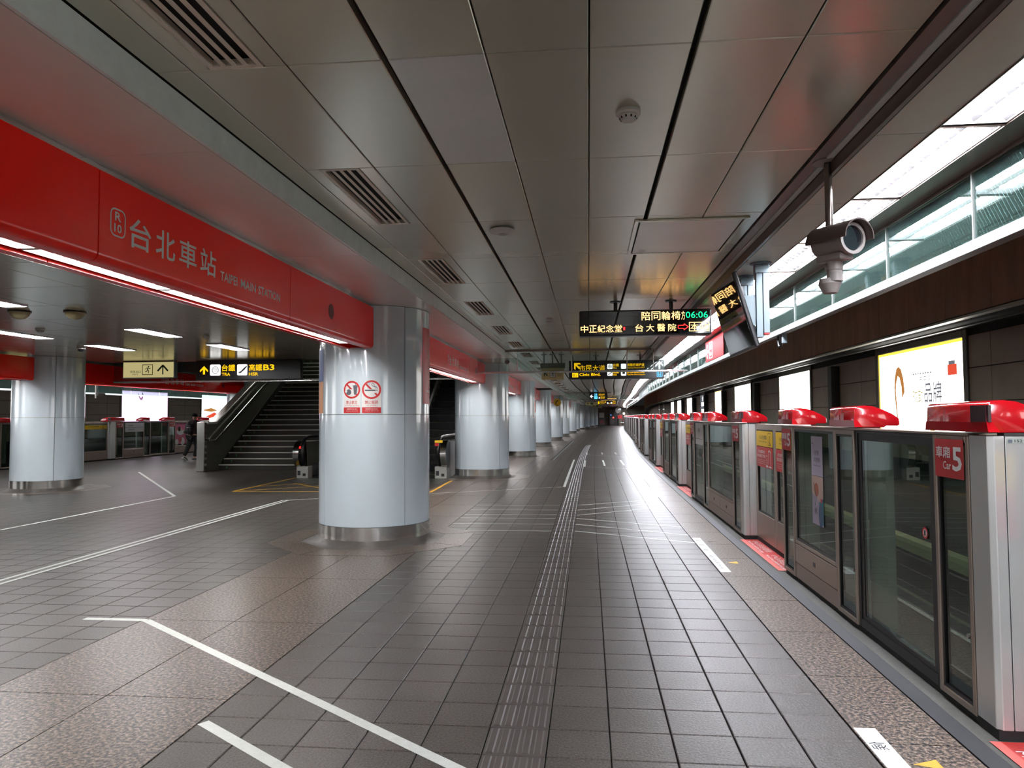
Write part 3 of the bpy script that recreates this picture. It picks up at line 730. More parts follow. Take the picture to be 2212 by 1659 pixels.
for y in (-9.31, -19.01): dup(beam0, (-2.8, y, 0), label='red station name beam %d m behind the camera' % -y)
for y in (-.32, -10.02): dup(col0, (-2.79, y, 0), label='white round column %d m behind the camera' % (-y+.5))
for k in range(0, 8):
    x0, y0 = col_xy(k); x1, y1 = col_xy(k+1)
    dup(beam0, (x0-.01+.0, y0+.71, 0), math.atan2(-(x1-x0), y1-y0), label='red enamel station name beam starting behind the %s white column of the door-side row' % nth(k+1))
lbs = ('red beam running up to the far-row column clear of the staircase', 'red beam between the two far-row columns, behind the hanging exit signs')
for (x, y), lb in zip(((-12.1, 6.34), (-12.1, 16.04)), lbs): dup(beam0, (x, y, 0), label=lb)

# ================================================================== CEILING FITTINGS
def make_strip_lamp(loc, label):
    t = thing('louvre_lamp', label, 'lamp', loc, group='ceiling lamps above the platform doors')
    x0, x1, L = -.155, .155, 1.215
    t2 = louvre_lamp(t, x0, x1, .0, L, .004, TUBE, 12, 'housing', rows=2)
    MB().box(x0-.01, x0-.002, -.01, L+.01, -.004, .02).box(x1+.002, x1+.01, -.01, L+.01, -.004, .02).box(x0-.01, x1+.01, -.018, -.008, -.004, .02).build('rim', [BRONZE], t)
    return t
lamp0 = None
for k in range(-3, 96):
    y = 4.11*.9415-.02+1.25*k; x = 1.93
    loc = (x+bend(x, y+.6), y, 3.008)
    lb = 'louvred ceiling lamp over the platform doors, %s from the camera' % nth(k+4)
    if lamp0 is None: lamp0 = make_strip_lamp(loc, lb)
    else: dup(lamp0, loc, turn(x, y+.6), lb)
t = thing('lamp_trough', 'long run of ceiling lamps over the platform doors behind the camera', 'lamp', (1.93, -.2, 3.012))
MB().box(-.15, .15, -40, 0, .05, .056).build('tube', [TUBE], t); MB().box(-.16, -.15, -40, 0, 0, .06).box(.15, .16, -40, 0, 0, .06).box(-.004, .004, -40, 0, .01, .05).build('housing', [LOUV], t)
def make_hall_lamp(loc, label):
    t = thing('hall_lamp', label, 'lamp', loc, group='ceiling lamps in the hall')
    louvre_lamp(t, -.15, .15, 0, 1.15, -.014, TUBEH, 12, 'housing', .018, rows=2)
    return t
hl = [(-6.9, 7.02, 'hall ceiling lamp nearest the camera, cut by the frame edge'), (-6.9, 10.45, 'hall ceiling lamp above and left of the black railway sign'), (-6.9, 12.87, 'hall ceiling lamp just above the black railway sign'),
      (-9.15, 10.35, 'hall ceiling lamp above the far-row column'), (-9.15, 12.62, 'hall ceiling lamp beside the small dome camera'), (-9.15, 7.9, 'hall ceiling lamp out of the frame'), (-6.9, 3.5, 'hall ceiling lamp behind the red beam'), (-9.15, 4.5, 'hall ceiling lamp in the near corner of the hall'), (-4.6, 12.9, 'hall ceiling lamp hidden behind the near red beam'),
      (-11.2, 11.2, 'hall ceiling lamp in front of the far red beam')]
h0 = None
for x, y, lb in hl[:5]+hl[6:8]+[(x, y, 'hall ceiling lamp behind the camera in the %s row, %s one back' % ({-4.6: 'near', -6.9: 'middle', -9.15: 'far'}[x], nth([-1, -5, -9, -14, -20, -28].index(y)+1))) for x in (-4.6, -6.9, -9.15) for y in (-1, -5, -9, -14, -20, -28)]:
    if h0 is None: h0 = make_hall_lamp((x, y, ZH-.002), lb)
    else: dup(h0, (x, y, ZH-.002), 0, lb)
def make_vent(loc, label):
    t = thing('air_vent', label, 'vent', loc, group='slotted air vents in the ceiling')
    W, L = .244, 1.30
    m = MB(); m.box(0, .022, 0, L, -.002, .03).box(W-.022, W, 0, L, -.002, .03).box(.022, W-.022, 0, .022, -.002, .03).box(.022, W-.022, L-.022, L, -.002, .03)
    m.build('frame', [M('vent frame', (232, 222, 206), .4)], t)
    MB().box(0, W, 0, L, .045, .05).build('duct', [DARK], t)
    for k in range(3):
        x = .022+.2*(k+1)/4; MB().box(x-.0105, x+.0105, .022, L-.022, 0, .004).build('slat', [M('vent frame', (232, 222, 206), .4)], t)
    return t
v0 = None
for n in range(-1, 46, 2):
    y = RY+RP*n+.006; x = -1.642; loc = (x+bend(x, y), y, ZC)
    lb = 'slotted air vent in the ceiling row beside the beams, %s from the camera' % nth((n+3)//2)
    if v0 is None: v0 = make_vent(loc, lb)
    else: dup(v0, loc, turn(x, y) if y > 12 else 0, lb)
# hatch
t = thing('access_hatch', 'large framed access hatch in the ceiling before the clock display', 'hatch', (0, 0, 0))
a, b, c, d = HATCH; w = .035
m = MB(); m.box(a, a+w, c, d, 3.085, 3.1).box(b-w, b, c, d, 3.085, 3.1).box(a+w, b-w, c, c+w, 3.085, 3.1).box(a+w, b-w, d-w, d, 3.085, 3.1)
m.build('frame', [CEILP], t, bevel=.003)
MB().box(a+w+.012, b-w-.012, c+w+.012, d-w-.012, 3.088, 3.098).build('hatch_panel', [CEILN], t, bevel=.002)
MB().box(a+w, b-w, c+w, d-w, 3.097, 3.0995).build('gap', [DARK], t)
g = G(plane((a+.1, d-.18, 3.0865), (1, 0, 0), (0, 1, 0), (0, 0, -1))); g.rect(0, 0, .06, .11, 0); g.build('label', [WHT], t)
def detector(x, y, z, label, sc=1):
    t = thing('smoke_detector', label, 'smoke detector', (x, y, z))
    MB().lathe([(.001, 0), (.055*sc, 0), (.057*sc, -.014), (.05*sc, -.02), (.001, -.02)], 24).build('base', [WHITEP], t, smooth=.7)
    m = MB(); m.lathe([(.04*sc, -.02), (.044*sc, -.028), (.03*sc, -.05), (.001, -.052)], 24); m.build('sensor_head', [WHITEP], t, smooth=.7)
    m = MB()
    for k in range(10):
        an = 2*PI*k/10; m.box(.0375*sc*math.cos(an)-.004, .0375*sc*math.cos(an)+.004, .0375*sc*math.sin(an)-.004, .0375*sc*math.sin(an)+.004, -.042, -.03)
    m.build('slots', [DARK], t)
detector(.214, 3.667, ZC, 'white smoke detector on the ceiling panel nearest the camera', 1.1)
detector(-.60, 11.52, ZC, 'white smoke detector in front of the hanging clock display', 1.1)
detector(-8.3, 10.3, ZH, 'smoke detector behind the two domes on the hall ceiling', 1.2); detector(-6.35, 11.6, ZH, 'smoke detector beside the hall lamp above the railway sign', 1)
t = thing('wireless_point', 'flat white disc fitting with a round centre on the ceiling', 'access point', (-.691, 5.89, ZC))
MB().lathe([(.001, 0), (.09, 0), (.105, -.012), (.09, -.03), (.055, -.042), (.001, -.046)], 32).build('shell', [WHITEP], t, smooth=.8)
MB().lathe([(.03, -.046), (.032, -.05), (.001, -.05)], 20).build('ring', [M('ring grey', (170, 170, 166), .4)], t)
for x, y, lb in ((-6.55, 8.72, 'cream half-dome speaker on the hall ceiling, further one'), (-7.22, 8.6, 'cream half-dome speaker on the hall ceiling, one at the frame side')):
    t = thing('ceiling_speaker', lb, 'speaker', (x, y, ZH))
    MB().lathe([(.13, 0), (.135, -.012), (.12, -.012)], 24).build('rim', [BLACK], t)
    MB().lathe([(.12, -.01), (.108, -.05), (.07, -.085), (.02, -.1), (.001, -.1)], 24).build('dome', [M('cream dome', (186, 172, 132), .4)], t, smooth=1)
t = thing('dome_camera', 'small white and black dome camera on the hall ceiling near the far column', 'camera', (-9.55, 12.9, ZH))
MB().lathe([(.001, 0), (.075, 0), (.075, -.05), (.06, -.055)], 20).build('body', [WHITEP], t, smooth=.7)
MB().lathe([(.058, -.054), (.05, -.085), (.02, -.105), (.001, -.108)], 20).build('lens_dome', [BLACK], t, smooth=1)

# ================================================================== GLASS FASCIA OVER THE PLATFORM EDGE
t = thing('glass_fascia', 'long wired glass screen hung over the platform edge below the lamps', 'glass screen', (2.28, 0, 0))
PANE = None; m = MB(); MUL = None
for k in range(-3, 34):
    y = 4.53+1.255*k; x = bend(2.28, y+.6)
    if PANE is None: PANE = MB().box(-.005, .005, 0, 1.247, 2.58, 2.985).build('pane', [GFASC], t, loc=(x, y+.004, 0)).data
    else: put('pane', PANE, t, (x, y+.004, 0), rz=turn(2.28, y+.6))
    loc = (bend(2.28, y), y, 0)
    if MUL is None: MUL = MB().box(-.016, .01, -.006, .006, 2.57, 2.99).build('mullion', [RAILM], t, loc=loc).data
    else: put('mullion', MUL, t, loc)
yy = [47.2]+[y for y in YS if y > 48]
p = MB()
for a, b in zip(yy, yy[1:]): p.add([(bend(2.28, a), a, 2.58), (bend(2.28, b), b, 2.58), (bend(2.28, b), b, 2.985), (bend(2.28, a), a, 2.985)], [(0, 1, 2, 3)])
p.build('pane', [GFASC], t)
r = MB(); r.sweep([(2.235, 2.515), (2.315, 2.515), (2.315, 2.578), (2.235, 2.578)], YS)
r.v = [(x-2.28, y, z) for x, y, z in r.v]; r.build('bottom_rail', [RAILM], t)
t.location = (2.28, 0, 0)
# sign on the fascia
mp = plane((2.262, 14.4, 2.585), (0, -1, 0), (0, 0, 1), (-1, 0, 0))
t = thing('exit_gate_sign', 'red glass-fascia sign with white arrow and boxed lettering beyond the screens', 'sign', (0, 0, 0))
g = G(mp); g.rect(0, 0, 1.85, .39, 0); g.build('face', [M('red sign face', (128, 16, 20), .7, spec=.1)], t)
g = G(mp); g.t = .003; arrow(g, .2, .19, .26, PI, 0); g.frame(.42, .04, .78, .345, .018); g.text('出口', .48, .2, .72, .31); g.text('Exit', .5, .09, .7, .16); g.build('lettering', [WHT], t)
# drooping cable under the fascia
t = thing('cable_loop', 'black cable loop and small steel box hanging under the glass fascia', 'cable', (2.28, 9.0, 2.515))
MB().tube([(0, -.1, .0), (0, -.11, -.07), (0, -.05, -.13), (0, .03, -.12), (0, .07, -.05), (0, .05, .0)], .017, 8).build('loop', [BLACK], t, smooth=1)
MB().box(-.02, .03, -.22, -.17, -.11, 0).build('box', [GREYB], t, bevel=.004)

# ================================================================== HANGING SIGNS
LED = E('led amber', (255, 196, 120), 3.2); LEDR = E('led red', (255, 40, 40), 4.0); LEDG = E('led green', (20, 230, 130), 2.5)
LITY = E('lit yellow', (248, 190, 20), 1.25); LITW = E('lit white', (250, 250, 250), 1.6); LITB = E('lit blue', (90, 190, 240), 1.3); LITC = E('lit cream', (196, 184, 128), .75)
def hang(t, xs, y, z0, z1, r=.022, mat=None):
    for x in xs:
        MB().tube([(x, y, z0), (x, y, z1)], r, 12).build('pole', [mat or M('dark pole', (62, 62, 62), .35, metal=.6)], t, smooth=.7)
        MB().lathe([(.001, 0), (.075, 0), (.075, -.012), (.001, -.012)], 16, (x, y, z1)).build('flange', [mat or M('dark pole', (62, 62, 62), .35, metal=.6)], t)
t = thing('led_display', 'black LED board with clock 06:06 hanging from the ceiling', 'display', (0, 9.79, 0))
x0, x1, z0, z1 = -.112, 1.62, 2.632, 2.976
MB().box(x0, x1, 0, .2, z0, z1).build('case', [BLACK], t, bevel=.018, seg=2)
MB().box(x0+.02, x1-.02, -.004, .0, z0+.02, z1-.02).build('screen', [M('dark display glass', (12, 10, 12), .06, coat=.5)], t)
g = G(plane((x0, -.005, z0), (1, 0, 0), (0, 0, 1), (0, -1, 0)))
for k, ch in enumerate('陪同輪椅'): g.text(ch, .825+.13*k, .2, .825+.13*k+.115, .315)
g.text('方', 1.342, .2, 1.39, .315)
for k, ch in enumerate('中正紀念堂'): g.text(ch, .02+.112*k, .05, .02+.112*k+.1, .145)
for k, ch in enumerate('台大醫院'): g.text(ch, .74+.143*k, .05, .74+.143*k+.105, .148)
g.frame(1.44, .045, 1.70, .165, .008)
for k, ch in enumerate('本站'): g.text(ch, 1.458+.122*k, .06, 1.458+.122*k+.104, .15)
g.build('lettering', [LED], t)
g = G(plane((x0, -.005, z0), (1, 0, 0), (0, 0, 1), (0, -1, 0)))
g.line([(1.30, .085), (1.375, .085), (1.375, .065), (1.43, .105), (1.375, .145), (1.375, .125), (1.30, .125), (1.30, .085)], .008); g.rect(.585, .075, .605, .115)
g.build('lit_arrow', [LEDR], t)
g = G(plane((x0, -.005, z0), (1, 0, 0), (0, 0, 1), (0, -1, 0))); g.text('06:06', 1.40, .22, 1.685, .305); g.build('clock', [LEDG], t)
hang(t, (.376, 1.11), .1, z1, ZC, .026)

def sign_box(name, label, x0, x1, y, z0, z1, mat, poles=(), zt=ZC, d=.14, cat='sign'):
    t = thing(name, label, cat, (0, y, 0))
    MB().box(x0, x1, 0, d, z0, z1).build('case', [mat], t, bevel=.008)
    if poles: hang(t, poles, d/2, z1, zt, .02)
    return t, plane((x0, -.002, z0), (1, 0, 0), (0, 0, 1), (0, -1, 0))
def figure_icon(g, a, b, s, fg):
    g.t += .0012
    g.disc(a+.1*s, b+.36*s, .09*s, fg, 0, 12); g.line([(a+.05*s, b+.25*s), (a-.02*s, b)], .13*s, fg)
    g.line([(a+.05*s, b+.22*s), (a+.25*s, b+.1*s), (a+.33*s, b+.17*s)], .07*s, fg); g.line([(a+.03*s, b+.24*s), (a-.2*s, b+.16*s), (a-.28*s, b+.02*s)], .07*s, fg)
    g.line([(a-.02*s, b+.02*s), (a+.13*s, b-.15*s), (a+.08*s, b-.4*s)], .09*s, fg); g.line([(a-.02*s, b+.02*s), (a-.12*s, b-.2*s), (a-.34*s, b-.26*s)], .09*s, fg); g.t -= .0012
# direction sign on the platform
t, mp = sign_box('direction_sign', 'wide black sign to Civic Blvd. hung behind the glass smoke screen', -.48, 1.89, 18.5, 2.5, 2.97, BOARD, (.2, 1.3))
g = G(mp); W = 2.37
arrow(g, .2, .34, .2, math.radians(135), 0)
for k, ch in enumerate('市民大道'): g.text(ch, .26+.165*k, .2, .26+.165*k+.15, .355)
g.text('Civic Blvd.', .26, .08, .79, .155, 0, 0, .02)
g.rect(.08, .05, .23, .16, 0); g.rect(.1, .07, .115, .14, 4, .0006); g.rect(.135, .07, .15, .14, 4, .0006); g.rect(.18, .07, .195, .1, 4, .0006)
for u, v, a, b in ((.96, .25, '台鐵', 'TRA'), (1.3, .25, '桃園機場捷運', 'Taoyuan Airport MRT'), (.96, .08, '高鐵', 'HSR'), (1.3, .08, '台北轉運站/京站', 'Taipei Bus Station/Qsquare')):
    g.rrect(u, v, u+.13, v+.13, .02, 1); w = .15 if u < 1 else .62
    g.text(a, u+.145, v+.06, u+.145+w*(.95 if u < 1 else .7), v+.135, 0, 0, .01); g.text(b, u+.145, v, u+.145+w*(.6 if u < 1 else .72), v+.045)
g.ring(1.025, .315, .045, .035, 4, .0006, 20); g.rect(1.02, .27, 1.03, .36, 4, .0006); g.rect(.985, .31, 1.065, .32, 4, .0006)
g.line([(.98, .1), (1.04, .15), (1.08, .17)], .02, 4, .0006)
g.rrect(1.33, .12, 1.4, .17, .015, 4, .0006)
arrow(g, 2.25, .34, .2, PI/2, 2); g.rrect(2.18, .04, 2.32, .19, .015, 3); g.rrect(2.19, .05, 2.31, .18, .012, 4, .0006)
g.disc(2.275, .145, .015, 3, .0012, 10); g.line([(2.275, .13), (2.26, .09), (2.29, .07)], .018, 3, .0012); g.ring(2.265, .08, .03, .022, 3, .0012, 14); g.rect(2.205, .06, 2.23, .17, 3, .0012)
g.build('lettering', [LITY, LITW, LITW, LITB, BOARD], t)
# exit sign on the platform
t = thing('exit_sign', 'cream emergency exit sign under a grey lamp hood by the smoke screen', 'sign', (0, 18.0, 0))
MB().box(-1.17, -.56, -.04, .12, 2.76, 2.88).build('hood', [M('grey green hood', (104, 112, 102), .4)], t, bevel=.01)
MB().box(-1.14, -.59, 0, .06, 2.475, 2.76).build('panel', [PCREAM], t, bevel=.004)
g = G(plane((-1.14, -.002, 2.475), (1, 0, 0), (0, 0, 1), (0, -1, 0)))
arrow(g, .1, .14, .13, math.radians(135), 0); g.rect(.2, .05, .34, .22, 0); g.rect(.21, .06, .33, .21, 1, .0006); figure_icon(g, .27, .13, .14, 0); g.text('緊急出口', .38, .12, .52, .155); g.text('EXIT', .4, .08, .5, .105)
g.build('lettering', [PGRN, WHT], t)
hang(t, (-1.08, -.87, -.65), .04, 2.88, ZC, .018, GREYB)
# signs at the hall side, hung on the far smoke screen
t, mp = sign_box('railway_sign', 'black lit sign with yellow arrow and HSR B3 before the stairs', -9.24, -6.66, 16.42, 2.475, 2.935, BOARD)
g = G(mp)
arrow(g, .21, .23, .2, PI/2, 0, 0, .26)
g.rrect(.36, .1, .62, .36, .03, 1); g.ring(.49, .23, .085, .072, 2, .0006, 24)
for v in (.2, .235, .27): g.rect(.42, v, .56, v+.01, 2, .0006)
g.text('台鐵', .65, .2, .98, .36, 0, 0, .012); g.text('TRA', .65, .09, .86, .165, 0, 0, .02)
g.rrect(1.03, .1, 1.28, .36, .03, 1); g.poly([(1.05, .17), (1.12, .2), (1.2, .28), (1.27, .33), (1.27, .3), (1.2, .22), (1.1, .15)], 2, .0006); g.line([(1.04, .12), (1.24, .22)], .008, 2, .0006)
g.text('高鐵', 1.32, .2, 1.64, .36, 0, 0, .012); g.text('B3', 1.67, .21, 1.94, .35, 0, 0, .02); g.text('HSR', 1.32, .09, 1.55, .165, 0, 0, .02)
g.build('lettering', [LITY, LITW, M('icon grey', (70, 70, 74), .5)], t)
t, mp = sign_box('hall_exit_sign', 'cream lit exit sign with running figure beside the black railway sign', -11.08, -9.77, 16.42, 2.53, 2.935, GREYB)
g = G(mp); g.rect(.02, .02, 1.29, .385, 0); g.build('face', [LITC], t)
g = G(mp); g.t = .003; g.rect(.5, .08, .77, .33, 0); g.rect(.515, .095, .755, .315, 1, .0006); figure_icon(g, .64, .205, .2, 0); g.rect(.515, .095, .56, .315, 0, .0004)
g.line([(1.02, .09), (1.02, .3)], .03, 0); g.line([(.89, .17), (1.02, .31), (1.15, .17)], .04, 0); g.text('緊急出口', .2, .13, .46, .19); g.text('EXIT', .26, .08, .4, .11)
g.build('lettering', [PGRN, LITC], t)
# smoke screens
def smoke_screen(label, y, x0, x1, z0, z1, xs, loc=0):
    t = thing('smoke_screen', label, 'glass screen', (0, y, 0))
    MB().box(x0, x1, -.02, .02, z0, z0+.045).build('bottom_rail', [STEEL], t, bevel=.006)
    MB().box(max(x0, -11.9), min(x1, 1.43 if x0 > -4 else 99), -.02, .02, z1-.04, z1).build('top_rail', [BRONZE], t)
    xs2 = [x0]+list(xs)+[x1]
    for x in xs: MB().tube([(x, 0, z0), (x, 0, z1)], .011, 8).build('mullion', [STEEL], t, smooth=.8)
    for a, b in zip(xs2, xs2[1:]): MB().box(a+.012, b-.012, -.004, .004, z0+.045, min(z1, 2.92) if b > 1.6 or a < -1.9 else z1-.04).build('pane', [GSMOKE], t)
smoke_screen('glass smoke screen hung across the platform near the second column', 16.75, -2.56, 2.23, 2.565, ZC, (-1.62, -.37, .88, 1.47))
smoke_screen('glass smoke screen hung across the platform far down', 47.2, -1.9, 2.9, 2.6, ZC, (-.6, .65, 1.9))
t = thing('smoke_screen', 'glass smoke screen behind the hall signs in front of the stairs', 'glass screen', (0, 16.63, 0))
MB().box(-11.45, -3.05, -.02, .02, 2.43, 2.475).build('bottom_rail', [STEEL], t, bevel=.006)
for k in range(6): MB().box(-11.45+1.4*k+.01, -11.45+1.4*(k+1)-.01, -.004, .004, 2.475, 2.94).build('pane', [GSMOKE], t)
# far signs
t, mp = sign_box('toilet_sign', 'small black sign with white arrow and blue figures on the far smoke screen', .06, 1.18, 46.6, 2.63, 3.05, BOARD, (.3, .9))
g = G(mp); arrow(g, .14, .2, .2, PI, 1); g.rrect(.3, .03, .52, .22, .03, 2)
for u in (.36, .46): g.disc(u, .36, .03, 2, 0, 10); g.poly([(u-.045, .25), (u+.045, .25), (u+.02, .33), (u-.02, .33)], 2)
g.text('市民大道', .58, .27, .96, .37); g.text('Civic Blvd.', .58, .21, .88, .25); g.text('台鐵 高鐵', .7, .11, .98, .18); g.text('TRA HSR', .7, .04, .96, .09); g.disc(.63, .1, .045, 1, 0, 14)
g.build('lettering', [LITY, LITW, LITB], t)
t, mp = sign_box('direction_sign', 'far black sign with yellow lettering under the distant LED board', .75, 2.35, 61.5, 2.56, 2.86, BOARD)
g = G(mp); g.rect(.04, .04, .16, .25, 0); g.text('市民大道', .22, .13, .72, .26); g.text('Civic Blvd.', .22, .05, .6, .1); g.disc(.85, .1, .06, 1); g.disc(1.15, .12, .07, 1); g.text('台鐵高鐵', .95, .04, 1.5, .12); g.text('機場', 1.25, .15, 1.5, .26)
g.build('lettering', [LITY, LITW], t)
t, mp = sign_box('led_display', 'distant LED board with amber lines far down the platform', .9, 2.3, 58.0, 2.78, 3.02, BLACK, (1.2, 1.9))
g = G(mp); g.text('中正紀念堂', .05, .03, .6, .1); g.text('台大醫院', .7, .03, 1.2, .1); g.text('陪同輪椅旅客', .6, .14, 1.3, .21); g.build('lettering', [LED], t)
t = thing('phone_sign', 'round yellow telephone sign on a bracket by the fourth column', 'sign', (-1.62, 38.3, 2.30))
MB().tube([(-.34, .0, .0), (0, 0, 0)], .015, 8).build('bracket', [STEEL], t)
MB().lathe([(.001, -.02), (.2, -.02), (.2, .02), (.001, .02)], 28).build('disc', [PYEL], t).rotation_euler = (PI/2, 0, 0)
g = G(plane((0, -.022, 0), (1, 0, 0), (0, 0, 1), (0, -1, 0))); g.line([(-.06, -.09), (-.07, 0), (-.02, .08), (.06, .1)], .05, 0); g.rect(-.06, -.15, .06, -.12, 0); g.build('pictogram', [PBLK], t)
t = thing('horn_camera', 'small round speaker on the soffit in front of the second column', 'speaker', (-1.98, 17.9, 2.92))
MB().lathe([(.001, 0), (.06, 0), (.06, .06), (.001, .06)], 16).build('body', [BRONZE], t, smooth=.7).rotation_euler = (PI/2, 0, 0)
MB().tube([(0, -.03, .0), (0, -.03, .03)], .02, 8).build('stem', [BRONZE], t)
for x, y, lb in ((.3, 70.0, 'white exit board hung far down the platform'),(.95, 84.0, 'smaller white exit board hung furthest down the platform')):
    t, mp = sign_box('exit_sign', lb, x-.55, x+.55, y, 2.62, 2.92, PCREAM, (x-.3, x+.3)); g = G(mp); arrow(g, .2, .15, .2, PI, 0); g.rect(.45, .05, .7, .25, 0); g.text('緊急出口', .75, .1, 1.05, .18); g.build('lettering', [PGRN], t)

# ================================================================== MONITOR ON POSTS
t = thing('monitor', 'black flat screen tilted down on twin grey ceiling posts', 'monitor', (0, 0, 0))
for y in (7.11, 7.77):
    MB().box(1.588, 1.648, y-.03, y+.03, 2.30, 3.0).box(1.652, 1.708, y-.035, y+.035, 2.34, 3.0).build('post', [GREYB], t, bevel=.004)
    MB().lathe([(.001, 0), (.1, 0), (.1, .012), (.001, .012)], 24, (1.645, y, 2.997)).build('flange', [GREYB], t)
    MB().box(1.58, 1.714, y-.04, y+.04, 2.91, 2.985).build('collar', [GREYB], t, bevel=.004)
    MB().prism([(1.47, 2.70), (1.63, 2.715), (1.63, 2.42), (1.545, 2.42)], 'y', y-.008, y+.008).build('bracket', [GREYB], t)
    for z, x in ((2.69, 1.625), (2.45, 1.625)): MB().tube([(x, y-.022, z), (x, y+.02, z)], .014, 10).build('bolt', [STEEL], t, smooth=.7)
MB().box(1.655, 1.705, 7.075, 7.145, 2.325, 2.34).build('foot_mark', [PRED], t)
top, bot = Vector((1.352, 0, 2.912)), Vector((1.557, 0, 2.197)); dn = (bot-top).normalized(); nrm = Vector((dn.z, 0, -dn.x))
if nrm.x > 0: nrm = -nrm
def slabq(m, y0, y1, a, b, o0, o1, mi=0):
    p = [top+dn*a-nrm*o0, top+dn*b-nrm*o0, top+dn*b-nrm*o1, top+dn*a-nrm*o1]
    return m.prism([(q.x, q.z) for q in p], 'y', y0, y1, mi)
H = (bot-top).length
slabq(MB(), 7.0, 8.22, 0, H, 0, .045).build('casing', [BLACK], t, bevel=.012, seg=2)
slabq(MB(), 7.2, 8.0, .12, H-.1, .046, .11).build('back_cover', [M('monitor back', (46, 50, 54), .5)], t, bevel=.02)
slabq(MB(), 7.018, 8.202, .016, H-.03, -.002, .004).build('screen', [M('black glass screen', (8, 10, 14), .03, spec=.9, coat=1)], t)

# ================================================================== CCTV CAMERA ON A DROP POLE
t = thing('security_camera', 'grey camera in a hooded housing on a long ceiling pole', 'camera', (1.455, 4.45, 0))
CG = M('camera grey', (150, 144, 140), .4)
MB().tube([(0, .09, 2.44), (0, .09, ZC)], .022, 14).build('drop_pole', [M('satin pole', (120, 112, 106), .25, metal=.8)], t, smooth=.7)
MB().lathe([(.001, 0), (.085, 0), (.085, -.012), (.03, -.016)], 28, (0, .09, ZC)).build('flange', [CG], t)
ax = Vector((.42, -.88, -.04)).normalized(); rt = ax.cross(Vector((0, 0, 1))).normalized(); up = rt.cross(ax)
base = Vector((-.03, .17, 2.60)); Lh = .26
def ringv(c, r, n, sq=1.0): return [c+rt*(r*math.cos(2*PI*k/n))+up*(r*math.sin(2*PI*k/n)) for k in range(n)]
def barrel(prof, n=28):
    m = MB(); vs = []
    for d, r in prof: vs += ringv(base+ax*d, r, n)
    return m.add(vs, [(j*n+k, j*n+(k+1) % n, (j+1)*n+(k+1) % n, (j+1)*n+k) for j in range(len(prof)-1) for k in range(n)])
barrel([(0, .001), (0, .075), (.02, .083), (Lh-.03, .083), (Lh-.03, .092), (Lh, .092), (Lh, .074), (Lh-.012, .074)]).build('housing', [CG], t, smooth=.6)
barrel([(Lh-.012, .074), (Lh-.012, .001)]).build('lens_glass', [M('dark lens glass', (26, 30, 34), .04, coat=1)], t)
m = MB(); vs = []; n = 16
for d in (-.01, Lh+.05):
    for r in (.1, .107):
        vs += [base+ax*d+rt*(r*math.cos(a))+up*(r*math.sin(a)) for a in [PI*(-.02+1.04*k/n) for k in range(n+1)]]
k = n+1; fs = []
for i in range(n): fs += [(i, i+1, 2*k+i+1, 2*k+i), (k+i, 3*k+i, 3*k+i+1, k+i+1), (i, k+i, k+i+1, i+1), (2*k+i, 2*k+i+1, 3*k+i+1, 3*k+i)]
fs += [(0, 2*k, 3*k, k), (n, k+n, 3*k+n, 2*k+n)]
m.add(vs, fs).build('sun_hood', [M('hood bronze', (96, 84, 80), .35, metal=.4)], t, smooth=.6)
mm = base+ax*(Lh*.45)
m = MB(); q = [mm-up*.07+rt*s*.05+ax*u for s in (-1, 1) for u in (-.1, .1)]; q2 = [p-up*.045 for p in q]
m.add(q+q2, [(0, 1, 3, 2), (4, 6, 7, 5), (0, 4, 5, 1), (1, 5, 7, 3), (3, 7, 6, 2), (2, 6, 4, 0)]); m.build('cradle', [CG], t, bevel=.006)
c = mm-up*.115
MB().lathe([(.001, 0), (.045, 0), (.045, -.05), (.041, -.055), (.041, -.062), (.045, -.066), (.045, -.12), (.001, -.12)], 22, c).build('tilt_joint', [CG], t, smooth=.6)
MB().tube([(c.x, c.y+.0, c.z-.03), (c.x-.03, c.y+.04, c.z-.03)], .03, 12).build('side_knuckle', [CG], t, smooth=.7)
MB().lathe([(.001, 0), (.06, 0), (.066, -.03), (.045, -.075), (.04, -.085), (.001, -.085)], 20, (c.x-.02, c.y+.03, c.z-.1)).build('pan_base', [CG], t, smooth=.5)
MB().tube([(0, .09, 2.44), (c.x-.02, c.y+.03, c.z-.12)], .02, 10).build('neck', [CG], t, smooth=.7)

# ================================================================== PLATFORM SCREEN GATES
GH = 1.465
KA = (.2, [('car', .2, .59), ('leaf', .6, 1.83), ('narrow', 1.84, 2.27), ('cab', 2.28, 3.46), ('car', 3.47, 3.86)], [(-.01, .66, 1), (1.79, 2.36, 0), (3.43, 3.97, 0)])
KB = (.2, [('car', .2, .69), ('cab', .70, 2.76), ('narrow', 2.77, 3.27), ('leaf', 3.28, 4.36), ('car', 4.37, 4.85)], [(-.01, .7, 1), (2.68, 3.3, 0), (4.3, 4.85, 0)])
KC = (.29, [('car', .3, .76), ('cab', .77, 2.09), ('narrow', 2.10, 2.54), ('leaf', 2.55, 3.89), ('car', 3.90, 4.40)], [(-.18, .83, 1), (2.0, 2.5, 0), (3.6, 4.35, 0)])
def frame_mb(y0, y1, z0, z1, wy, wz0, wz1, x0, x1, s):
    m = MB(); a, b = sorted((x0*s, x1*s))
    m.box(a, b, y0, y0+wy, z0, z1).box(a, b, y1-wy, y1, z0, z1).box(a, b, y0+wy, y1-wy, z0, z0+wz0).box(a, b, y0+wy, y1-wy, z1-wz1, z1)
    return m
def gplane(y0, y1, z0, s, x):                         # a face looking at the platform, u to the reader's right
    return plane((x*s, y1 if s > 0 else y0, z0), (0, -s, 0), (0, 0, 1), (-s, 0, 0))
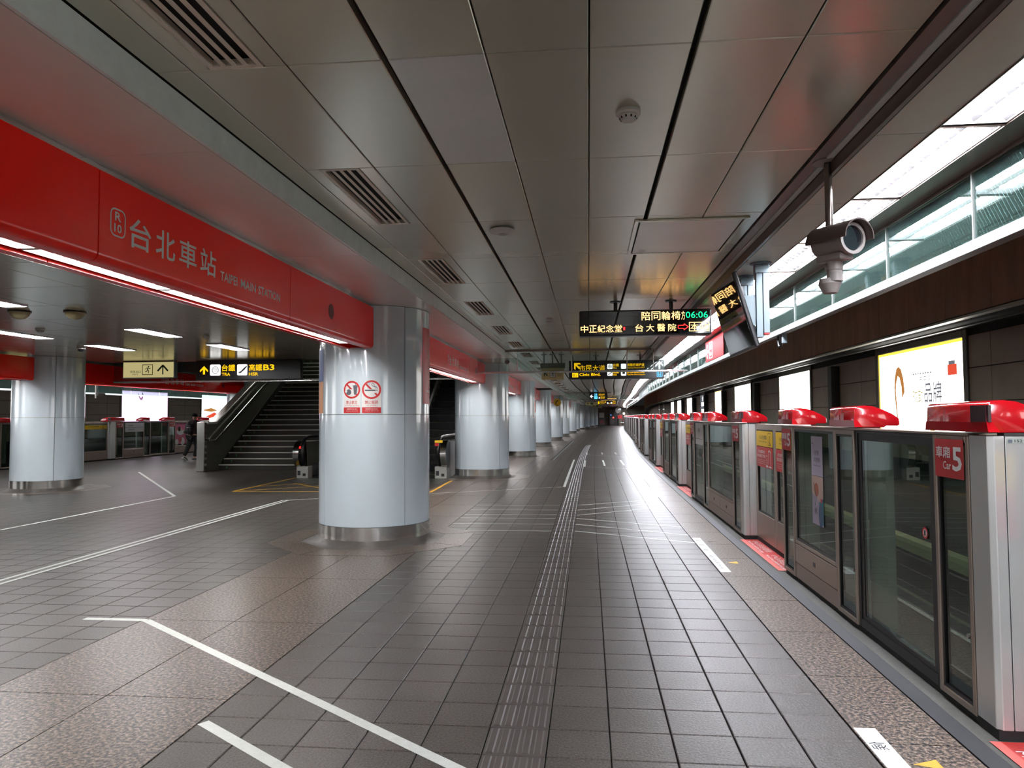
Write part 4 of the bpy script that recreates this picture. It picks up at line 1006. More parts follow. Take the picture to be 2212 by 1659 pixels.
def gate_module(kind, s, num, loc, label, group, extra=None):
    pw, segs, heads = kind
    t = thing('platform_gate', label, 'platform gate', loc, group=group)
    L = segs[-1][2]
    def X(*p): return sorted(q*s for q in p)
    # end post: a chamfered silver box with a groove
    for i, (a, b) in enumerate(((0, .071), (.075, .168))):
        pr = [(a*s, .0), (b*s, .0), (b*s, pw-.01), (a*s, pw-.01)] if i else [(a*s, .022), (.022*s, .0), (b*s, .0), (b*s, pw-.01), (a*s, pw-.01)]
        MB().prism(pr, 'z', .05, GH-.008).build('post', [SILVER], t, bevel=.003)
    MB().box(*X(.004, .16), .006, pw-.01, 0, .05).build('post_foot', [DARK], t)
    MB().box(*X(.07, .166), -.002, .06, GH-.008, GH+.006).build('post_cap', [BLACK], t)
    MB().box(*X(.02, .16), pw, L, 0, .032).build('threshold', [DARK], t)
    MB().box(*X(.0, .15), pw, L, GH-.012, GH).build('top_rail', [GREYF], t)
    for ty, a, b in segs:
        z0, z1 = .035, GH-.014
        if ty in ('car', 'narrow'):
            frame_mb(a, b, z0, z1, .035, .035, .035, 0, .05, s).build('side_frame', [GREYF], t, bevel=.003)
            frame_mb(a+.036, b-.036, z0+.036, z1-.036, .016, .016, .016, .008, .04, s).build('gasket', [BLACK], t)
            MB().box(*X(.018, .026), a+.052, b-.052, z0+.052, z1-.052).build('glass', [GDOOR], t)
            MB().box(*X(.027, .045), a+.052, b-.052, z0+.052, .19 if ty == 'car' else .2).build('kick_plate', [KICK], t)
            m = MB(); m.tube([(-.005*s, a+.06 if s > 0 else b-.06, .42), (.02*s, a+.06 if s > 0 else b-.06, .42)], .012, 10); m.build('latch', [STEEL], t)
            if ty == 'car':
                w = b-a-.075; mp = gplane(a+.04, b-.035, 1.222, s, -.003)
                g = G(mp); g.rrect(0, 0, w, .208, .008, 0); sg = g.build('car_sign', [M('car sign red', (184, 34, 38), .4)], t)
                g = G(mp); g.t = .003; g.text('車廂', w*.05, .105, w*.56, .168, 0, 0, .012); g.text('Car', w*.3, .045, w*.58, .088, 0, 0, .012); g.text(num, w*.63, .04, w*.95, .168, 0, 0, .02)
                g.build('lettering', [WHT], sg)
        elif ty == 'leaf':
            frame_mb(a, b, z0, z1, .03, .06, .02, .012, .05, s).build('leaf_frame', [GREYF if s < 0 else BLACK], t, bevel=.003)
            frame_mb(a+.031, b-.031, z0+.061, z1-.021, .055, .03, .05, .02, .042, s).build('leaf_border', [BLACK], t)
            MB().box(*X(.024, .032), a+.086, b-.086, z0+.091, z1-.071).build('glass', [GDOOR], t)
            y = a+.16 if s > 0 else b-.16
            g = G(gplane(y-.04, y+.04, .83, s, .019)); g.ring(.04, .04, .034, .022, 0, 0, 20); g.disc(.04, .04, .022, 1, 0, 16); g.rect(.03, .025, .05, .055, 2, .001)
            g.build('hand_sticker', [PRED, WHT, PBLK], t)
        else:
            frame_mb(a, b, .36, z1, .03, .03, .02, .004, .05, s).build('panel_frame', [GREYF], t, bevel=.003)
            frame_mb(a+.031, b-.031, .391, z1-.021, .02, .02, .02, .012, .042, s).build('gasket', [BLACK], t)
            MB().box(*X(.02, .028), a+.052, b-.052, .412, z1-.042).build('glass', [GDOOR], t)
            n = 2 if b-a > 1.6 else 1; d = (b-a)/n
            MB().box(*X(.006, .05), a, b, z0, .175).build('cabinet_base', [GATEPNL], t, bevel=.004)
            for k in range(n):
                cab = MB().box(*X(.002, .05), a+d*k+.003, a+d*(k+1)-.003, .18, .355).build('cabinet_door', [GATEPNL], t, bevel=.004)
                yc = a+d*(k+.5); MB().box(*X(-.001, .004), yc-.03, yc+.03, .245, .282).build('lock_recess', [BLACK], cab)
        q0, q1 = {'car': (.3, .55), 'narrow': (.3, .7), 'leaf': (.72, .98), 'cab': (.74, .93)}[ty]
        ya, yb2 = a+(b-a)*q0, a+(b-a)*q1
        MB().box(*X(.085, .12), ya, yb2, .04 if ty != 'cab' else .3, GH-.06).box(*X(.12, .15), ya+.03, ya+.05, .1, GH-.06).build('support_post', [M('pale support', (222, 236, 236), .5)], t)
        if ty == 'leaf': MB().box(*X(.09, .16), ya-.28, ya-.02, .03, .055).build('post_base', [M('pale support', (222, 236, 236), .5)], t)
    for a, b, sens in heads:
        pts = [(-.004, GH+.012), (-.004, GH+.05), (.0, 1.612), (.012, 1.622), (.07, 1.632), (.13, 1.626), (.2, 1.602), (.27, 1.568), (.312, 1.537), (.316, 1.49), (.30, 1.482), (.22, 1.484), (.21, GH+.006), (.06, GH+.006)]
        m = MB(); m.prism([(x*s, z) for x, z in pts], 'y', a+.012, b-.012)
        hd = m.build('gate_head', [HEADR], t, bevel=.008, seg=2, smooth=.5)
        fl = MB(); fl.add([(-.006*s, a, GH+.01), (-.006*s, b, GH+.01), (-.006*s, b-.012, GH+.06), (-.006*s, a+.012, GH+.06), (.05*s, a, GH+.01), (.05*s, b, GH+.01), (.02*s, b-.012, GH+.06), (.02*s, a+.012, GH+.06)],
                        [(0, 1, 2, 3), (4, 7, 6, 5), (0, 3, 7, 4), (1, 5, 6, 2), (0, 4, 5, 1), (3, 2, 6, 7)])
        fl.build('head_skirt', [HEADR], hd)
        if sens:
            MB().box(*X(-.008, .0), a+.02, a+.16, 1.525, 1.608).build('sensor_window', [M('sensor plastic', (44, 22, 26), .25)], hd)
            MB().box(*X(-.002, .012), a+.004, a+.02, 1.525, 1.608).build('sensor_window', [M('sensor plastic', (44, 22, 26), .25)], hd)
    if extra: extra(t)
    return t
def extra_a(t):
    g = G(plane((.08, -.0, 1.42), (1, 0, 0), (0, 0, 1), (0, -1, 0))); g.rrect(.0, 0, .08, .026, .006, 0); pl = g.build('number_plate', [M('plate grey', (150, 158, 150), .4)], t)
    g = G(plane((.08, -.0, 1.42), (1, 0, 0), (0, 0, 1), (0, -1, 0))); g.t = .002; g.text('152', .036, .006, .072, .02, 0, 0, .02); g.rect(.006, .004, .026, .02, 1); g.build('lettering', [PBLK, PGREY], pl)
    # long notice stuck on the fixed glass panel
    mp = gplane(2.62, 2.93, .62, 1, .017)
    g = G(mp); W, H = .31, .76
    g.rect(0, .42, W, H, 0); g.rect(0, 0, W, .418, 1)
    g.poly([(0, .27), (.0, .418), (W, .418), (W, .24), (.2, .2)], 4, .0008); g.poly([(.2, .0), (W, .02), (W, .24), (.2, .2)], 2, .0012)
    g.disc(.13, .3, .06, 3, .0016, 20); g.disc(.12, .2, .045, 0, .0018, 18); g.line([(.06, .36), (.12, .24), (.09, .16)], .014, 5, .002); g.disc(.24, .09, .06, 6, .002, 18, .1); g.rect(.24, .2, .28, .235, 7, .002)
    ns = g.build('notice', [PLIL, M('notice mauve', (170, 162, 182), .5), PTEAL, M('notice rust', (176, 104, 82), .5), M('notice peach', (206, 180, 170), .5), PGREY, M('notice blue', (70, 96, 128), .5), PRED], t)
    g = G(mp); g.t = .004; g.text('在台下等車', .1, .60, .22, .64); g.text('本公告依規張貼', .08, .54, .25, .58); g.text('Please stand behind the line', .05, .505, .26, .518); g.text('Notice', .02, .69, .08, .705); g.text('候車', .07, .09, .14, .14); g.build('lettering', [PBLK], ns)
def extra_b(t):
    g = G(gplane(3.4, 4.25, 1.05, 1, .018)); g.rect(0, 0, .85, .38, 0); g.rect(0, .1, .85, .106, 1, .001); p = g.build('notice', [WHT, PGREY], t)
    g = G(gplane(3.4, 4.25, 1.05, 1, .018)); g.t = .003; g.text('請勿倚靠', .3, .22, .55, .29); g.build('lettering', [PBLK], p)
XG = 1.935
lab = 'half-height platform gate with red heads, %s along the platform edge'
gates = {}
ga = gate_module(KA, 1, '5', (XG, 3.79, 0), lab % 'first and nearest'+', plate 152', 'platform gates along the near track', extra_a)
gb = gate_module(KB, 1, '5', (XG+bend(XG, 9.6)+.01, 9.58, 0), lab % 'second'+', with two locks', 'platform gates along the near track', extra_b)
gate_y = [16.65, 23.0, 29.3]+[29.3+6.35*k for k in range(1, 15)]
gc = gate_module(KA, 1, '5', (XG+bend(XG, gate_y[0]), gate_y[0], 0), lab % 'third', 'platform gates along the near track')
gc.rotation_euler = (0, 0, turn(XG, gate_y[0]))
for k, y in enumerate(gate_y[1:]): dup(gc, (XG+bend(XG, y), y, 0), turn(XG, y+2), lab % nth(k+4))
# recessed emergency gates between them
GS = {'glass': GDOOR}
def emergency(y0, y1, s, loc, label, style, group='recessed emergency gates'):
    t = thing('emergency_gate', label, 'emergency gate', loc, group=group)
    h = (y1-y0)/2
    def X(*p): return sorted(q*s for q in p)
    for k in range(2):
        a, b = y0+h*k+.006, y0+h*(k+1)-.006
        lf = frame_mb(a, b, .05, GH-.003, .06, .32, .075, 0, .05, s).build('gate_leaf', [GREYF if s > 0 else GATEPNL], t, bevel=.004)
        frame_mb(a+.061, b-.061, .371, GH-.079, .014, .014, .014, .008, .04, s).build('gasket', [BLACK], lf)
        MB().box(*X(.02, .027), a+.075, b-.075, .385, GH-.093).build('glass', [GDOOR], lf)
        w = b-a-.15
        if style == 'poster':
            mp = gplane(a+.075, b-.075, .43, s, .017); g = G(mp); g.rect(0, 0, w, .93, 0); g.disc(w*.5, .55, w*.33, 1, .001, 24, .14); g.disc(w*.4, .68, w*.12, 2, .002, 16); g.rect(w*.1, .62, w*.8, .66, 3, .002)
            g.disc(w*.2, .1, w*.14, 1, .001, 18); g.disc(w*.7, .12, w*.18, 1, .001, 18); g.disc(w*.5, .2, w*.13, 4, .0015, 18); g.build('poster', [PPINK if k == 0 else PCREAM, WHT, PBLK, POR, M('poster rose', (190, 90, 92), .5)], t); continue
        mp = gplane(a+.065, b-.065, 1.19, s, -.002); w += .02
        g = G(mp); g.rrect(0, 0, w, .185 if s > 0 else .15, .006, 0); yst = g.build('yellow_sticker', [PYEL], t)
        g = G(mp); g.t = .003; g.text('小心月台間隙', w*.2, .085, w*.66, .135, 0, 0, .01); g.text('Mind the platform gap', w*.2, .045, w*.66, .068); g.frame(w*.74, .02, w*.92, .165 if s > 0 else .13, .006); g.disc(w*.83, .12, .014, 0, 0, 12); g.line([(w*.83, .105), (w*.81, .06), (w*.87, .03)], .016)
        g.build('lettering', [PBLK], yst)
        if s > 0:
            mp = gplane(a+.065, b-.065, .938, s, -.002)
            g = G(mp); g.rrect(0, 0, w, .245, .006, 0); rst = g.build('red_sticker', [M('sticker red', (186, 40, 40), .4)], t)
            g = G(mp); g.t = .003; g.text('月台間隙大', w*.1, .165, w*.55, .205, 0, 0, .01); g.text('請注意足下安全', w*.06, .115, w*.58, .155, 0, 0, .01)
            for q in range(3): g.text('Please mind the gap', w*.08, .078-.022*q, w*.56, .092-.022*q)
            g.line([(w*.66, .03), (w*.66, .12)], .02); g.disc(w*.66, .145, .016, 0, 0, 12); g.line([(w*.74, .19), (w*.8, .215), (w*.88, .19), (w*.88, .04)], .016); g.line([(w*.76, .18), (w*.76, .05)], .014); g.rect(w*.6, .012, w*.72, .035); g.rect(w*.76, .012, w*.92, .03)
            g.build('lettering', [WHT], rst)
    MB().box(*X(.0, .05), y0, y1, 0, .045).build('threshold', [DARK], t)
    return t
e0 = emergency(0, 1.9, 1, (2.1, 1.87, 0), 'recessed emergency gate cut by the frame edge, before plate 152', 'sticker')
spans = [(7.66, 9.57), (14.45, 16.63), (20.55, 22.98), (26.9, 29.28)]
e1 = emergency(0, 1.91, 1, (2.1, 7.66, 0), 'recessed emergency gate with yellow and red stickers between first and second gates', 'sticker')
e2 = emergency(0, 2.2, 1, (2.1+bend(2, 15.5), 14.43, 0), 'recessed emergency gate with stickers between second and third gates', 'sticker')
ys_ = [20.52, 26.83]+[29.3+6.35*k+3.88 for k in range(0, 14)]
e3 = emergency(0, 2.45, 1, (2.1+bend(2, ys_[0]), ys_[0], 0), 'recessed emergency gate with stickers between third and fourth gates', 'sticker')
for k, y in enumerate(ys_[1:]): dup(e3, (2.1+bend(2, y), y, 0), turn(2, y+1), 'recessed emergency gate with stickers after the %s gate along the platform edge' % nth(k+4))
# far-side gates
XL = -18.15
fa = gate_module(KC, -1, '3', (XL, 26.26, 0), 'half-height gate marked Car 3 on the far track, facing across the hall', 'platform gates along the far track')
fb = dup(fa, (XL, 18.9, 0), 0, 'half-height gate on the far track hidden beside the far-row column')
fc = dup(fa, (XL-.15, 33.0, 0), 0, 'half-height gate on the far track beyond the walking person')
emergency(0, 2.9, -1, (XL-.1, 23.33, 0), 'far-track emergency gate with two yellow stickers', 'sticker')
emergency(0, 2.2, -1, (XL-.1, 30.7, 0), 'far-track emergency gate with pink and cream posters beside the walking person', 'poster')
G_ = G(plane((XL+.003, 27.12, 1.05), (0, 1, 0), (0, 0, 1), (1, 0, 0))); G_.rect(0, 0, 1.2, .36, 0); G_.rect(0, .17, 1.2, .178, 1, .001); G_.text('請勿倚靠', .2, .22, .5, .28, 1, .001); G_.text('候車請排隊', .2, .06, .6, .12, 1, .001)
tag(G_.build('door_notice', [WHT, PGREY], None), 'white notice band on the glass of the far-track gate marked Car 3', 'notice')

# ================================================================== LIGHT BOXES BEYOND THE TRACKS
ADW = E('ad light', (255, 253, 250), L_AD); ADY = E('ad yellow glow', (255, 214, 60), 2.2)
ADG = E('ad ink grey', (120, 122, 130), .8); ADO = E('ad ink olive', (170, 150, 40), .9); ADBR = E('ad hair brown', (196, 132, 70), .8); ADR = E('ad ink red', (226, 84, 60), .95); ADPK = E('ad pink glow', (250, 190, 245), 3.0); ADPL = E('ad pink light', (255, 206, 250), 3.6); ADM = E('ad mauve', (176, 130, 170), .75)
ADF = M('lightbox frame', (96, 90, 80), .4, metal=.6)
def lightbox(name, label, s, xw, y0, y1, z0, z1, draw=None, light=None, edge=None):
    yb = (y0+y1)/2; dx = bend(2, yb) if s > 0 else 0; rz = turn(2, yb) if s > 0 else 0
    t = thing(name, label, 'advertisement', (xw+dx, yb, 0), rz, 'lit advertising boxes beyond the tracks')
    L = y1-y0; fw = .13
    frame_mb(-L/2-fw, L/2+fw, z0-fw, z1+fw, fw, fw, fw, 0, .13, s).build('frame', [ADF], t, bevel=.01)
    a, b = sorted((.03*s, .12*s))
    MB().box(a, b, -L/2, L/2, z0, z1).build('light_panel', [light or ADW], t)
    g = G(gplane(-L/2, L/2, z0, s, .028))
    if edge: g.frame(0, 0, L, z1-z0, .05, 0); 
    if draw: draw(g, L, z1-z0)
    if draw or edge: g.build('print', [edge or ADY, ADG, ADO, ADBR, ADR, ADM, ADW], t)
    return t
def ad1(g, L, h):
    g.frame(.1, h-.3, .5, h-.1, .012, 1)
    hair = [(.78, h-.9), (.76, h-.7), (.80, h-.5), (.88, h-.34), (.98, h-.30), (1.1, h-.36), (1.2, h-.55), (1.24, h-.8), (1.22, h-.95), (1.12, h-.93), (1.1, h-.7), (1.02, h-.52), (.94, h-.48), (.86, h-.62), (.80, h-.9), (.9, h-1.35), (.86, h-1.35)]
    for q in range(len(hair)//2-1): g.poly([hair[q], hair[q+1], hair[-2-q], hair[-1-q]], 3)
    for k in range(8): g.rect(1.62+.1*k, h-.5, 1.68+.1*k, h-.475, 1)
    for r in range(2):
        for k in range(3): g.rect(1.9+.18*k, h-.56-.05*r, 2.0+.18*k, h-.545-.05*r, 1)
    g.text('找對', 1.6, h-1.02, 2.02, h-.74, 2); g.text('品牌', 2.08, h-1.03, 2.75, h-.66, 1, 0, .01)
    for a, b, c, d, m in ((2.98, -.58, 3.3, -.4, 4), (2.95, -1.42, 3.32, -1.3, 4)): g.rect(a, h+b, c, h+d, m)
    g.rect(3.02, h-.4, 3.24, h-.34, 1); g.line([(2.96, h-1.3), (2.95, h-.6)], .012, 3); g.text('福', 2.15, h-1.75, 2.45, h-1.5, 2)
AZ0, AZ1 = 1.2, 2.80
lightbox('light_box', 'yellow-edged lit advertisement with hair and bottle, behind the nearest gate', 1, 5.97, 12.43, 15.98, AZ0, AZ1, ad1, edge=ADY)
def ad_small(g, L, h):
    for k in range(3): g.rect(L*.2+.3*k, h*.5, L*.2+.3*k+.02, h*.55, 1)
for y in (-4, -13, -22): lightbox('light_box', 'lit advertisement on the track wall behind the camera, %s one back' % nth(-(y+4)//9+1), 1, 5.97, y, y+3.5, AZ0, AZ1)
lightbox('light_box', 'blank white lit advertisement behind the second gate', 1, 5.97, 20.9, 24.45, AZ0, AZ1, ad_small)
lightbox('light_box', 'blank white lit advertisement beyond the dark pilaster', 1, 5.97, 29.0, 32.5, AZ0, AZ1, ad_small)
def ad3(g, L, h):
    for k in range(6): g.disc(L*(.2+.12*k), h*.35+.1*(k % 2), .08, (4, 2, 3)[k % 3], 0, 12)
lightbox('light_box', 'lit advertisement with orange specks beside the second blank one', 1, 5.97, 36.2, 39.0, AZ0, AZ1, ad3, edge=E('ad orange edge', (255, 200, 140), 2))
def ad4(g, L, h):
    g.rect(0, 0, L, h, 1)
    for z in (.2, .55, .95): g.rect(L*.2, z, L*.8, z+.22, 6, .002)
    g.disc(L*.5, h-.22, .14, 6, .002, 14)
lightbox('light_box', 'dark lit panel with stacked white shapes far along the track wall', 1, 5.97, 43.5, 46.0, AZ0, AZ1, ad4, light=E('dim panel', (90, 90, 92), .4))
for k, (a, b) in enumerate(((51, 54.5), (59, 62.5), (66, 69.5), (78, 81.5), (86, 89.5))):
    lightbox('light_box', 'plain white lit advertisement, %s after the dark panel on the track wall' % nth(k+1), 1, 5.97, a, b, AZ0, AZ1)
for y in (18.6, 27.6, 35.2, 42.3, 48.8, 57):
    x = 5.9+bend(2, y)
    o = MB().box(-.1, .1, -.13, .13, 0, 2.75).build('pilaster', [M('dark pilaster', (46, 42, 40), .5)], wr, loc=(x, y, 0))
def adL(g, L, h):
    g.poly([(1.25, h-.05), (1.3, h-.25), (1.45, h-.42), (1.62, h-.45), (1.72, h-.3), (1.7, h-.1), (1.6, h-.02), (1.62, h-.25), (1.5, h-.32), (1.38, h-.2)], 5)
lightbox('light_box', 'glaring pink lit advertisement with a curled petal beyond the far gates', -1, -22.26, 33.0, 36.85, 1.45, 2.94, adL, light=ADPL, edge=ADPK)
def adL2(g, L, h):
    g.text('站', L*.55, h*.35, L*.75, h*.6, 2); g.disc(L*.6, h*.75, .25, 5, 0, 16); g.disc(L*.8, h*.2, .2, 0, 0, 16)
lightbox('light_box', 'lit advertisement with yellow character at the frame edge behind the far-row column', -1, -22.26, 19.4, 24.4, 1.5, 2.9, adL2, edge=ADPK)
def adL3(g, L, h):
    g.poly([(L*.1, .2), (L*.4, .5), (L*.55, .3), (L*.2, .1)], 4); g.poly([(L*.0, .6), (L*.3, .75), (L*.5, .6), (L*.3, .5)], 3)
for y in (-10, 2, 10): lightbox('light_box', 'lit advertisement beyond the far track, out of the frame, %s one' % nth((y+10)//8+1), -1, -22.26, y, y+4, 1.45, 2.9)
lightbox('light_box', 'white lit advertisement with brown shapes above the walking person', -1, -22.26, 40.3, 44.0, 1.45, 2.94, adL3)
# fascia of the far track
t = thing('far_fascia', 'pale glass fascia and rail over the far track, behind the far red beams', 'glass screen', (-18.5, 0, 0))
MB().box(-.05, .05, 8, 48, 2.50, 2.56).build('bottom_rail', [PALE], t)
for k in range(16): MB().box(-.005, .005, 14+2*k, 15.97+2*k, 2.56, 2.92).build('pane', [GFASC], t)
MB().box(.35, .65, 8, 48, 2.90, 2.93).build('lamp_trough', [E('far trough light', (248, 248, 252), 9)], t)
t = thing('far_camera', 'white bullet camera under the far red beam', 'camera', (-17.6, 24.6, 2.42))
MB().box(-.06, .06, -.0, .42, -.02, .1).build('body', [WHITEP], t, bevel=.02); MB().tube([(0, 0, .5), (0, 0, -.1)], .035, 8).build('stem', [WHITEP], t); MB().box(-.05, .05, .42, .44, 0, .08).build('lens', [BLACK], t)

# ================================================================== STAIRS
RISE, GO, SY, SX0, SX1 = .1695, .305, 21.3, -11.2, -7.62
STEPM = M('dark stair granite', (52, 47, 42), .45, var=.12, vscale=6); NOSE = M('steel nosing', (236, 230, 218), .4)
t = thing('staircase', 'dark stone staircase with pale nosings rising beside the steel balustrade', 'stairs', (0, SY, 0))
ARW = M('green arrow print', (70, 128, 84), .5)
for n in range(24):
    y = GO*n
    b = MB().box(SX0, SX1, y, y+GO+.02, max(0, RISE*n-.05), RISE*(n+1)).build('step', [STEPM], t)
    MB().box(SX0, SX1, y-.012, y+.05, RISE*(n+1)-.03, RISE*(n+1)+.003).build('nosing', [NOSE], b)
    g = G(plane((SX0+.25, y-.002, RISE*n+.035), (1, 0, 0), (0, 0, 1), (0, -1, 0))); g.rect(-.012, 0, .012, .06); g.poly([(-.04, .05), (.04, .05), (0, .09)]); g.build('arrow', [ARW], b)
t = thing('stair_balustrade', 'brushed steel and dark glossy stair wall with handrail, beside the walking person', 'balustrade', (-11.35, 20.5, 0))
prof = [(.12, 0), (.12, 1.40), (.66, 1.40), (3.6, 2.95), (8.0, 5.3), (8.0, 0)]
MB().prism(prof, 'x', -.06, .12).build('side_wall', [GDARK], t)
MB().box(-.1, .14, -.06, .12, 0, 1.46).build('end_post', [STEEL], t, bevel=.015)
cap = [(.1, 1.40), (.1, 1.47), (.64, 1.47), (3.6, 3.03), (8.0, 5.38), (8.0, 5.3), (3.6, 2.95), (.66, 1.40)]
MB().prism(cap, 'x', -.1, .16).build('coping', [M('satin coping', (196, 198, 192), .3, metal=.45)], t, bevel=.01)
MB().tube([(.24, .1, .93), (.24, .42, .93), (.24, 3.95, 2.86), (.24, 7.5, 4.8)], .03, 12).build('handrail', [POLISH], t, smooth=.8)
for y, z in ((.5, .97), (1.6, 1.58), (2.8, 2.23)): MB().tube([(.12, y, z-.08), (.24, y, z-.03)], .012, 8).build('rail_bracket', [STEEL], t)
MB().prism([(.85, .02), (1.1, .3), (7.6, 4.3), (7.6, 3.95), (1.1, .1)], 'x', .121, .126).build('stringer', [M('stair skirting', (62, 62, 60), .3, metal=.4)], t)

t = thing('added_stair_lamp', 'unseen lamp added high over the staircase to light the steps', 'lamp', (-9.4, 26.0, 6.5))  # out of view, added to brighten the steps and balustrade below
MB().box(-.6, .6, -.15, .15, 0, .08).build('housing', [WHITEP], t); MB().box(-.56, .56, -.12, .12, -.02, 0).build('tube', [E('added stair light', (246, 244, 232), 40)], t)
# ================================================================== ESCALATORS
ESTEP = M('escalator step', (26, 26, 28), .4, metal=.5); RUBR = M('black handrail rubber', (14, 14, 15), .3)
def escalator(x0, x1, label, tail):
    t = thing('escalator', label, 'escalator', (x0, 18.1, 0), group='escalators between the two column rows')
    W = x1-x0; sl = math.tan(math.radians(30)); L = 8.0; yb = 2.6
    def zr(y): return max(0, (y-yb)*sl)
    path = [.55, yb-.5, yb-.1, yb+.4, L]
    for xa, xb, inner in ((0, .30, .30), (W-.30, W, W-.30)):
        # outer decking and skirt
        m = MB(); top = [(y, .92+zr(y) if y > yb-.2 else .92) for y in path]; o = [(.55, 0)]+[(y, z) for y, z in top]+[(L, max(0, zr(L)-.3))]+[(yb+.8, 0)]
        xs = (xa, xa+.08) if xa == 0 else (xb-.08, xb)
        m.prism(o, 'x', *xs).build('outer_panel', [M('escalator side panel', (150, 150, 154), .3, metal=.6)], t)
        m = MB(); o2 = [(.62, .3)]+[(y, z+.02) for y, z in top]+[(L, zr(L)+.3), (yb+.8, .45)]
        xi = xa+.19 if xa == 0 else xb-.19
        m.prism(o2, 'x', xi-.008, xi+.008).build('balustrade_panel', [GDARK], t)
        # rounded newel of brushed steel: a drum lying across
        m = MB(); n = 14; pr = [(.50-.42*math.cos(a), .62+.36*math.sin(a)) for a in [PI*(-.42+.9*k/n) for k in range(n+1)]]+[(.62, .98), (.62, .3)]
        xs = (xa+.0, xa+.15) if xa == 0 else (xb-.15, xb)
        m.prism(pr, 'x', *xs).build('newel', [STEEL], t, smooth=.5)
        xs = (xa+.02, xa+.33) if xa == 0 else (xb-.33, xb-.02)
        MB().box(*xs, .3, .6, 0, .31).build('newel_base', [M('pale base casting', (168, 168, 162), .45, metal=.2)], t, bevel=.012)
        MB().box(xs[0]+.17, xs[0]+.25, .292, .3, .06, .13).box(xs[0]+.03, xs[0]+.11, .294, .3, .08, .2).build('switch_plate', [M('switch black', (40, 40, 42), .4)], t)
        # handrail loop
        xc = xa+.22 if xa == 0 else xb-.22
        pts = [(xc, .62, .24), (xc, .42, .34), (xc, .24, .48), (xc, .16, .66), (xc, .2, .85), (xc, .34, 1.0), (xc, .56, 1.06), (xc, .9, 1.07)]+[(xc, y, 1.07+zr(y)) for y in (yb-.5, yb-.1, yb+.5, L)]
        MB().tube(pts, .042, 10).build('handrail', [RUBR], t, smooth=1)
    for xq in (.1, W-.1): MB().prism([(.17, .78), (.24, .78), (.26, .83), (.2, .83)], 'x', xq-.04+.06, xq+.04+.06).build('indicator_light', [E('red lamp', (255, 30, 24), 3)] if tail else [PRED], t)
    MB().box(.3, W-.3, .2, 1.6, -.008, .006).build('comb_plate', [STEEL], t)
    for n in range(16):
        y = 1.6+.4*n; z = max(0, (y-yb+.2)*sl)
        st = MB().box(.3, W-.3, y, y+.41, z-.2 if z > .2 else 0, z+.012).build('step', [ESTEP], t)
        MB().box(.3, W-.3, y-.002, y+.02, z+.004, z+.014).build('edge_line', [M('step edge', (120, 116, 96), .5)], st)
    return t
escalator(-7.58, -5.68, 'escalator whose drum newel with a red lamp shows beside the nearest column', True)
escalator(-5.5, -3.58, 'escalator seen between the first two columns with grey side panel', False)
g = G(plane((-3.85, 18.13, .985), (1, 0, 0), (0, 0, 1), (0, -1, 0))); g.rect(0, -.06, .2, 0, 0); g.rect(0, -.14, .1, -.07, 1); 
tag(g.build('safety_sticker', [PYEL, PRED], None), 'small yellow and red safety sticker on the escalator newel', 'sticker')

# ================================================================== THE PERSON
def skin(name, verts, edges, radii, mat, parent=None, sub=2, root=0):
    me = bpy.data.meshes.new(name); me.from_pydata(verts, edges, []); ob = bpy.data.objects.new(name, me); COL.objects.link(ob)
    ob.modifiers.new('s', 'SKIN')
    for i, r in enumerate(radii):
        me.skin_vertices[0].data[i].radius = r if isinstance(r, tuple) else (r, r)
        me.skin_vertices[0].data[i].use_root = (i == root)
    sd = ob.modifiers.new('u', 'SUBSURF'); sd.levels = sub; sd.render_levels = sub
    dg = bpy.context.evaluated_depsgraph_get(); dg.update(); nm = bpy.data.meshes.new_from_object(ob.evaluated_get(dg))
    bpy.data.objects.remove(ob); bpy.data.meshes.remove(me)
    nm.name = name; nm.materials.clear(); nm.materials.append(mat)
    for p in nm.polygons: p.use_smooth = True
    return put(name, nm, parent)
SKINM = M('skin', (196, 146, 120), .5); COAT = M('dark maroon jacket', (36, 18, 22), .85, var=.3, vscale=4); TRS = M('black trousers', (16, 17, 20), .85); HAT = M('black knit cap', (18, 17, 19), .95); SHO = M('grey trainers', (92, 92, 94), .7); SOLE = M('pale soles', (196, 194, 190), .7)
pe = thing('person', 'person in black cap, dark jacket and trousers walking away past the stairs', 'person', (-14.75, 26.1, 0), math.radians(-20))
V = [(0, 0, .95), (0, .0, 1.12), (0, .02, 1.32), (0, .03, 1.44), (0, .05, 1.5), (0, .06, 1.57), (0, .065, 1.66),
     (.1, 0, .90), (.09, .1, .5), (.06, .02, .1), (.06, .14, .05), (-.1, 0, .90), (-.1, -.12, .52), (-.12, -.3, .14), (-.12, -.2, .05),
     (.2, .02, 1.42), (.27, -.03, 1.14), (.24, .08, .9), (-.2, .02, 1.42), (-.27, .0, 1.14), (-.25, .1, .9)]
Ed = [(0, 1), (1, 2), (2, 3), (3, 4), (4, 5), (5, 6), (0, 7), (7, 8), (8, 9), (9, 10), (0, 11), (11, 12), (12, 13), (13, 14), (3, 15), (15, 16), (16, 17), (3, 18), (18, 19), (19, 20)]
Rr = [(.15, .1), (.14, .1), (.17, .11), (.1, .08), .055, .075, .085, .09, .062, .04, .035, .09, .062, .04, .035, .06, .045, .032, .06, .045, .032]
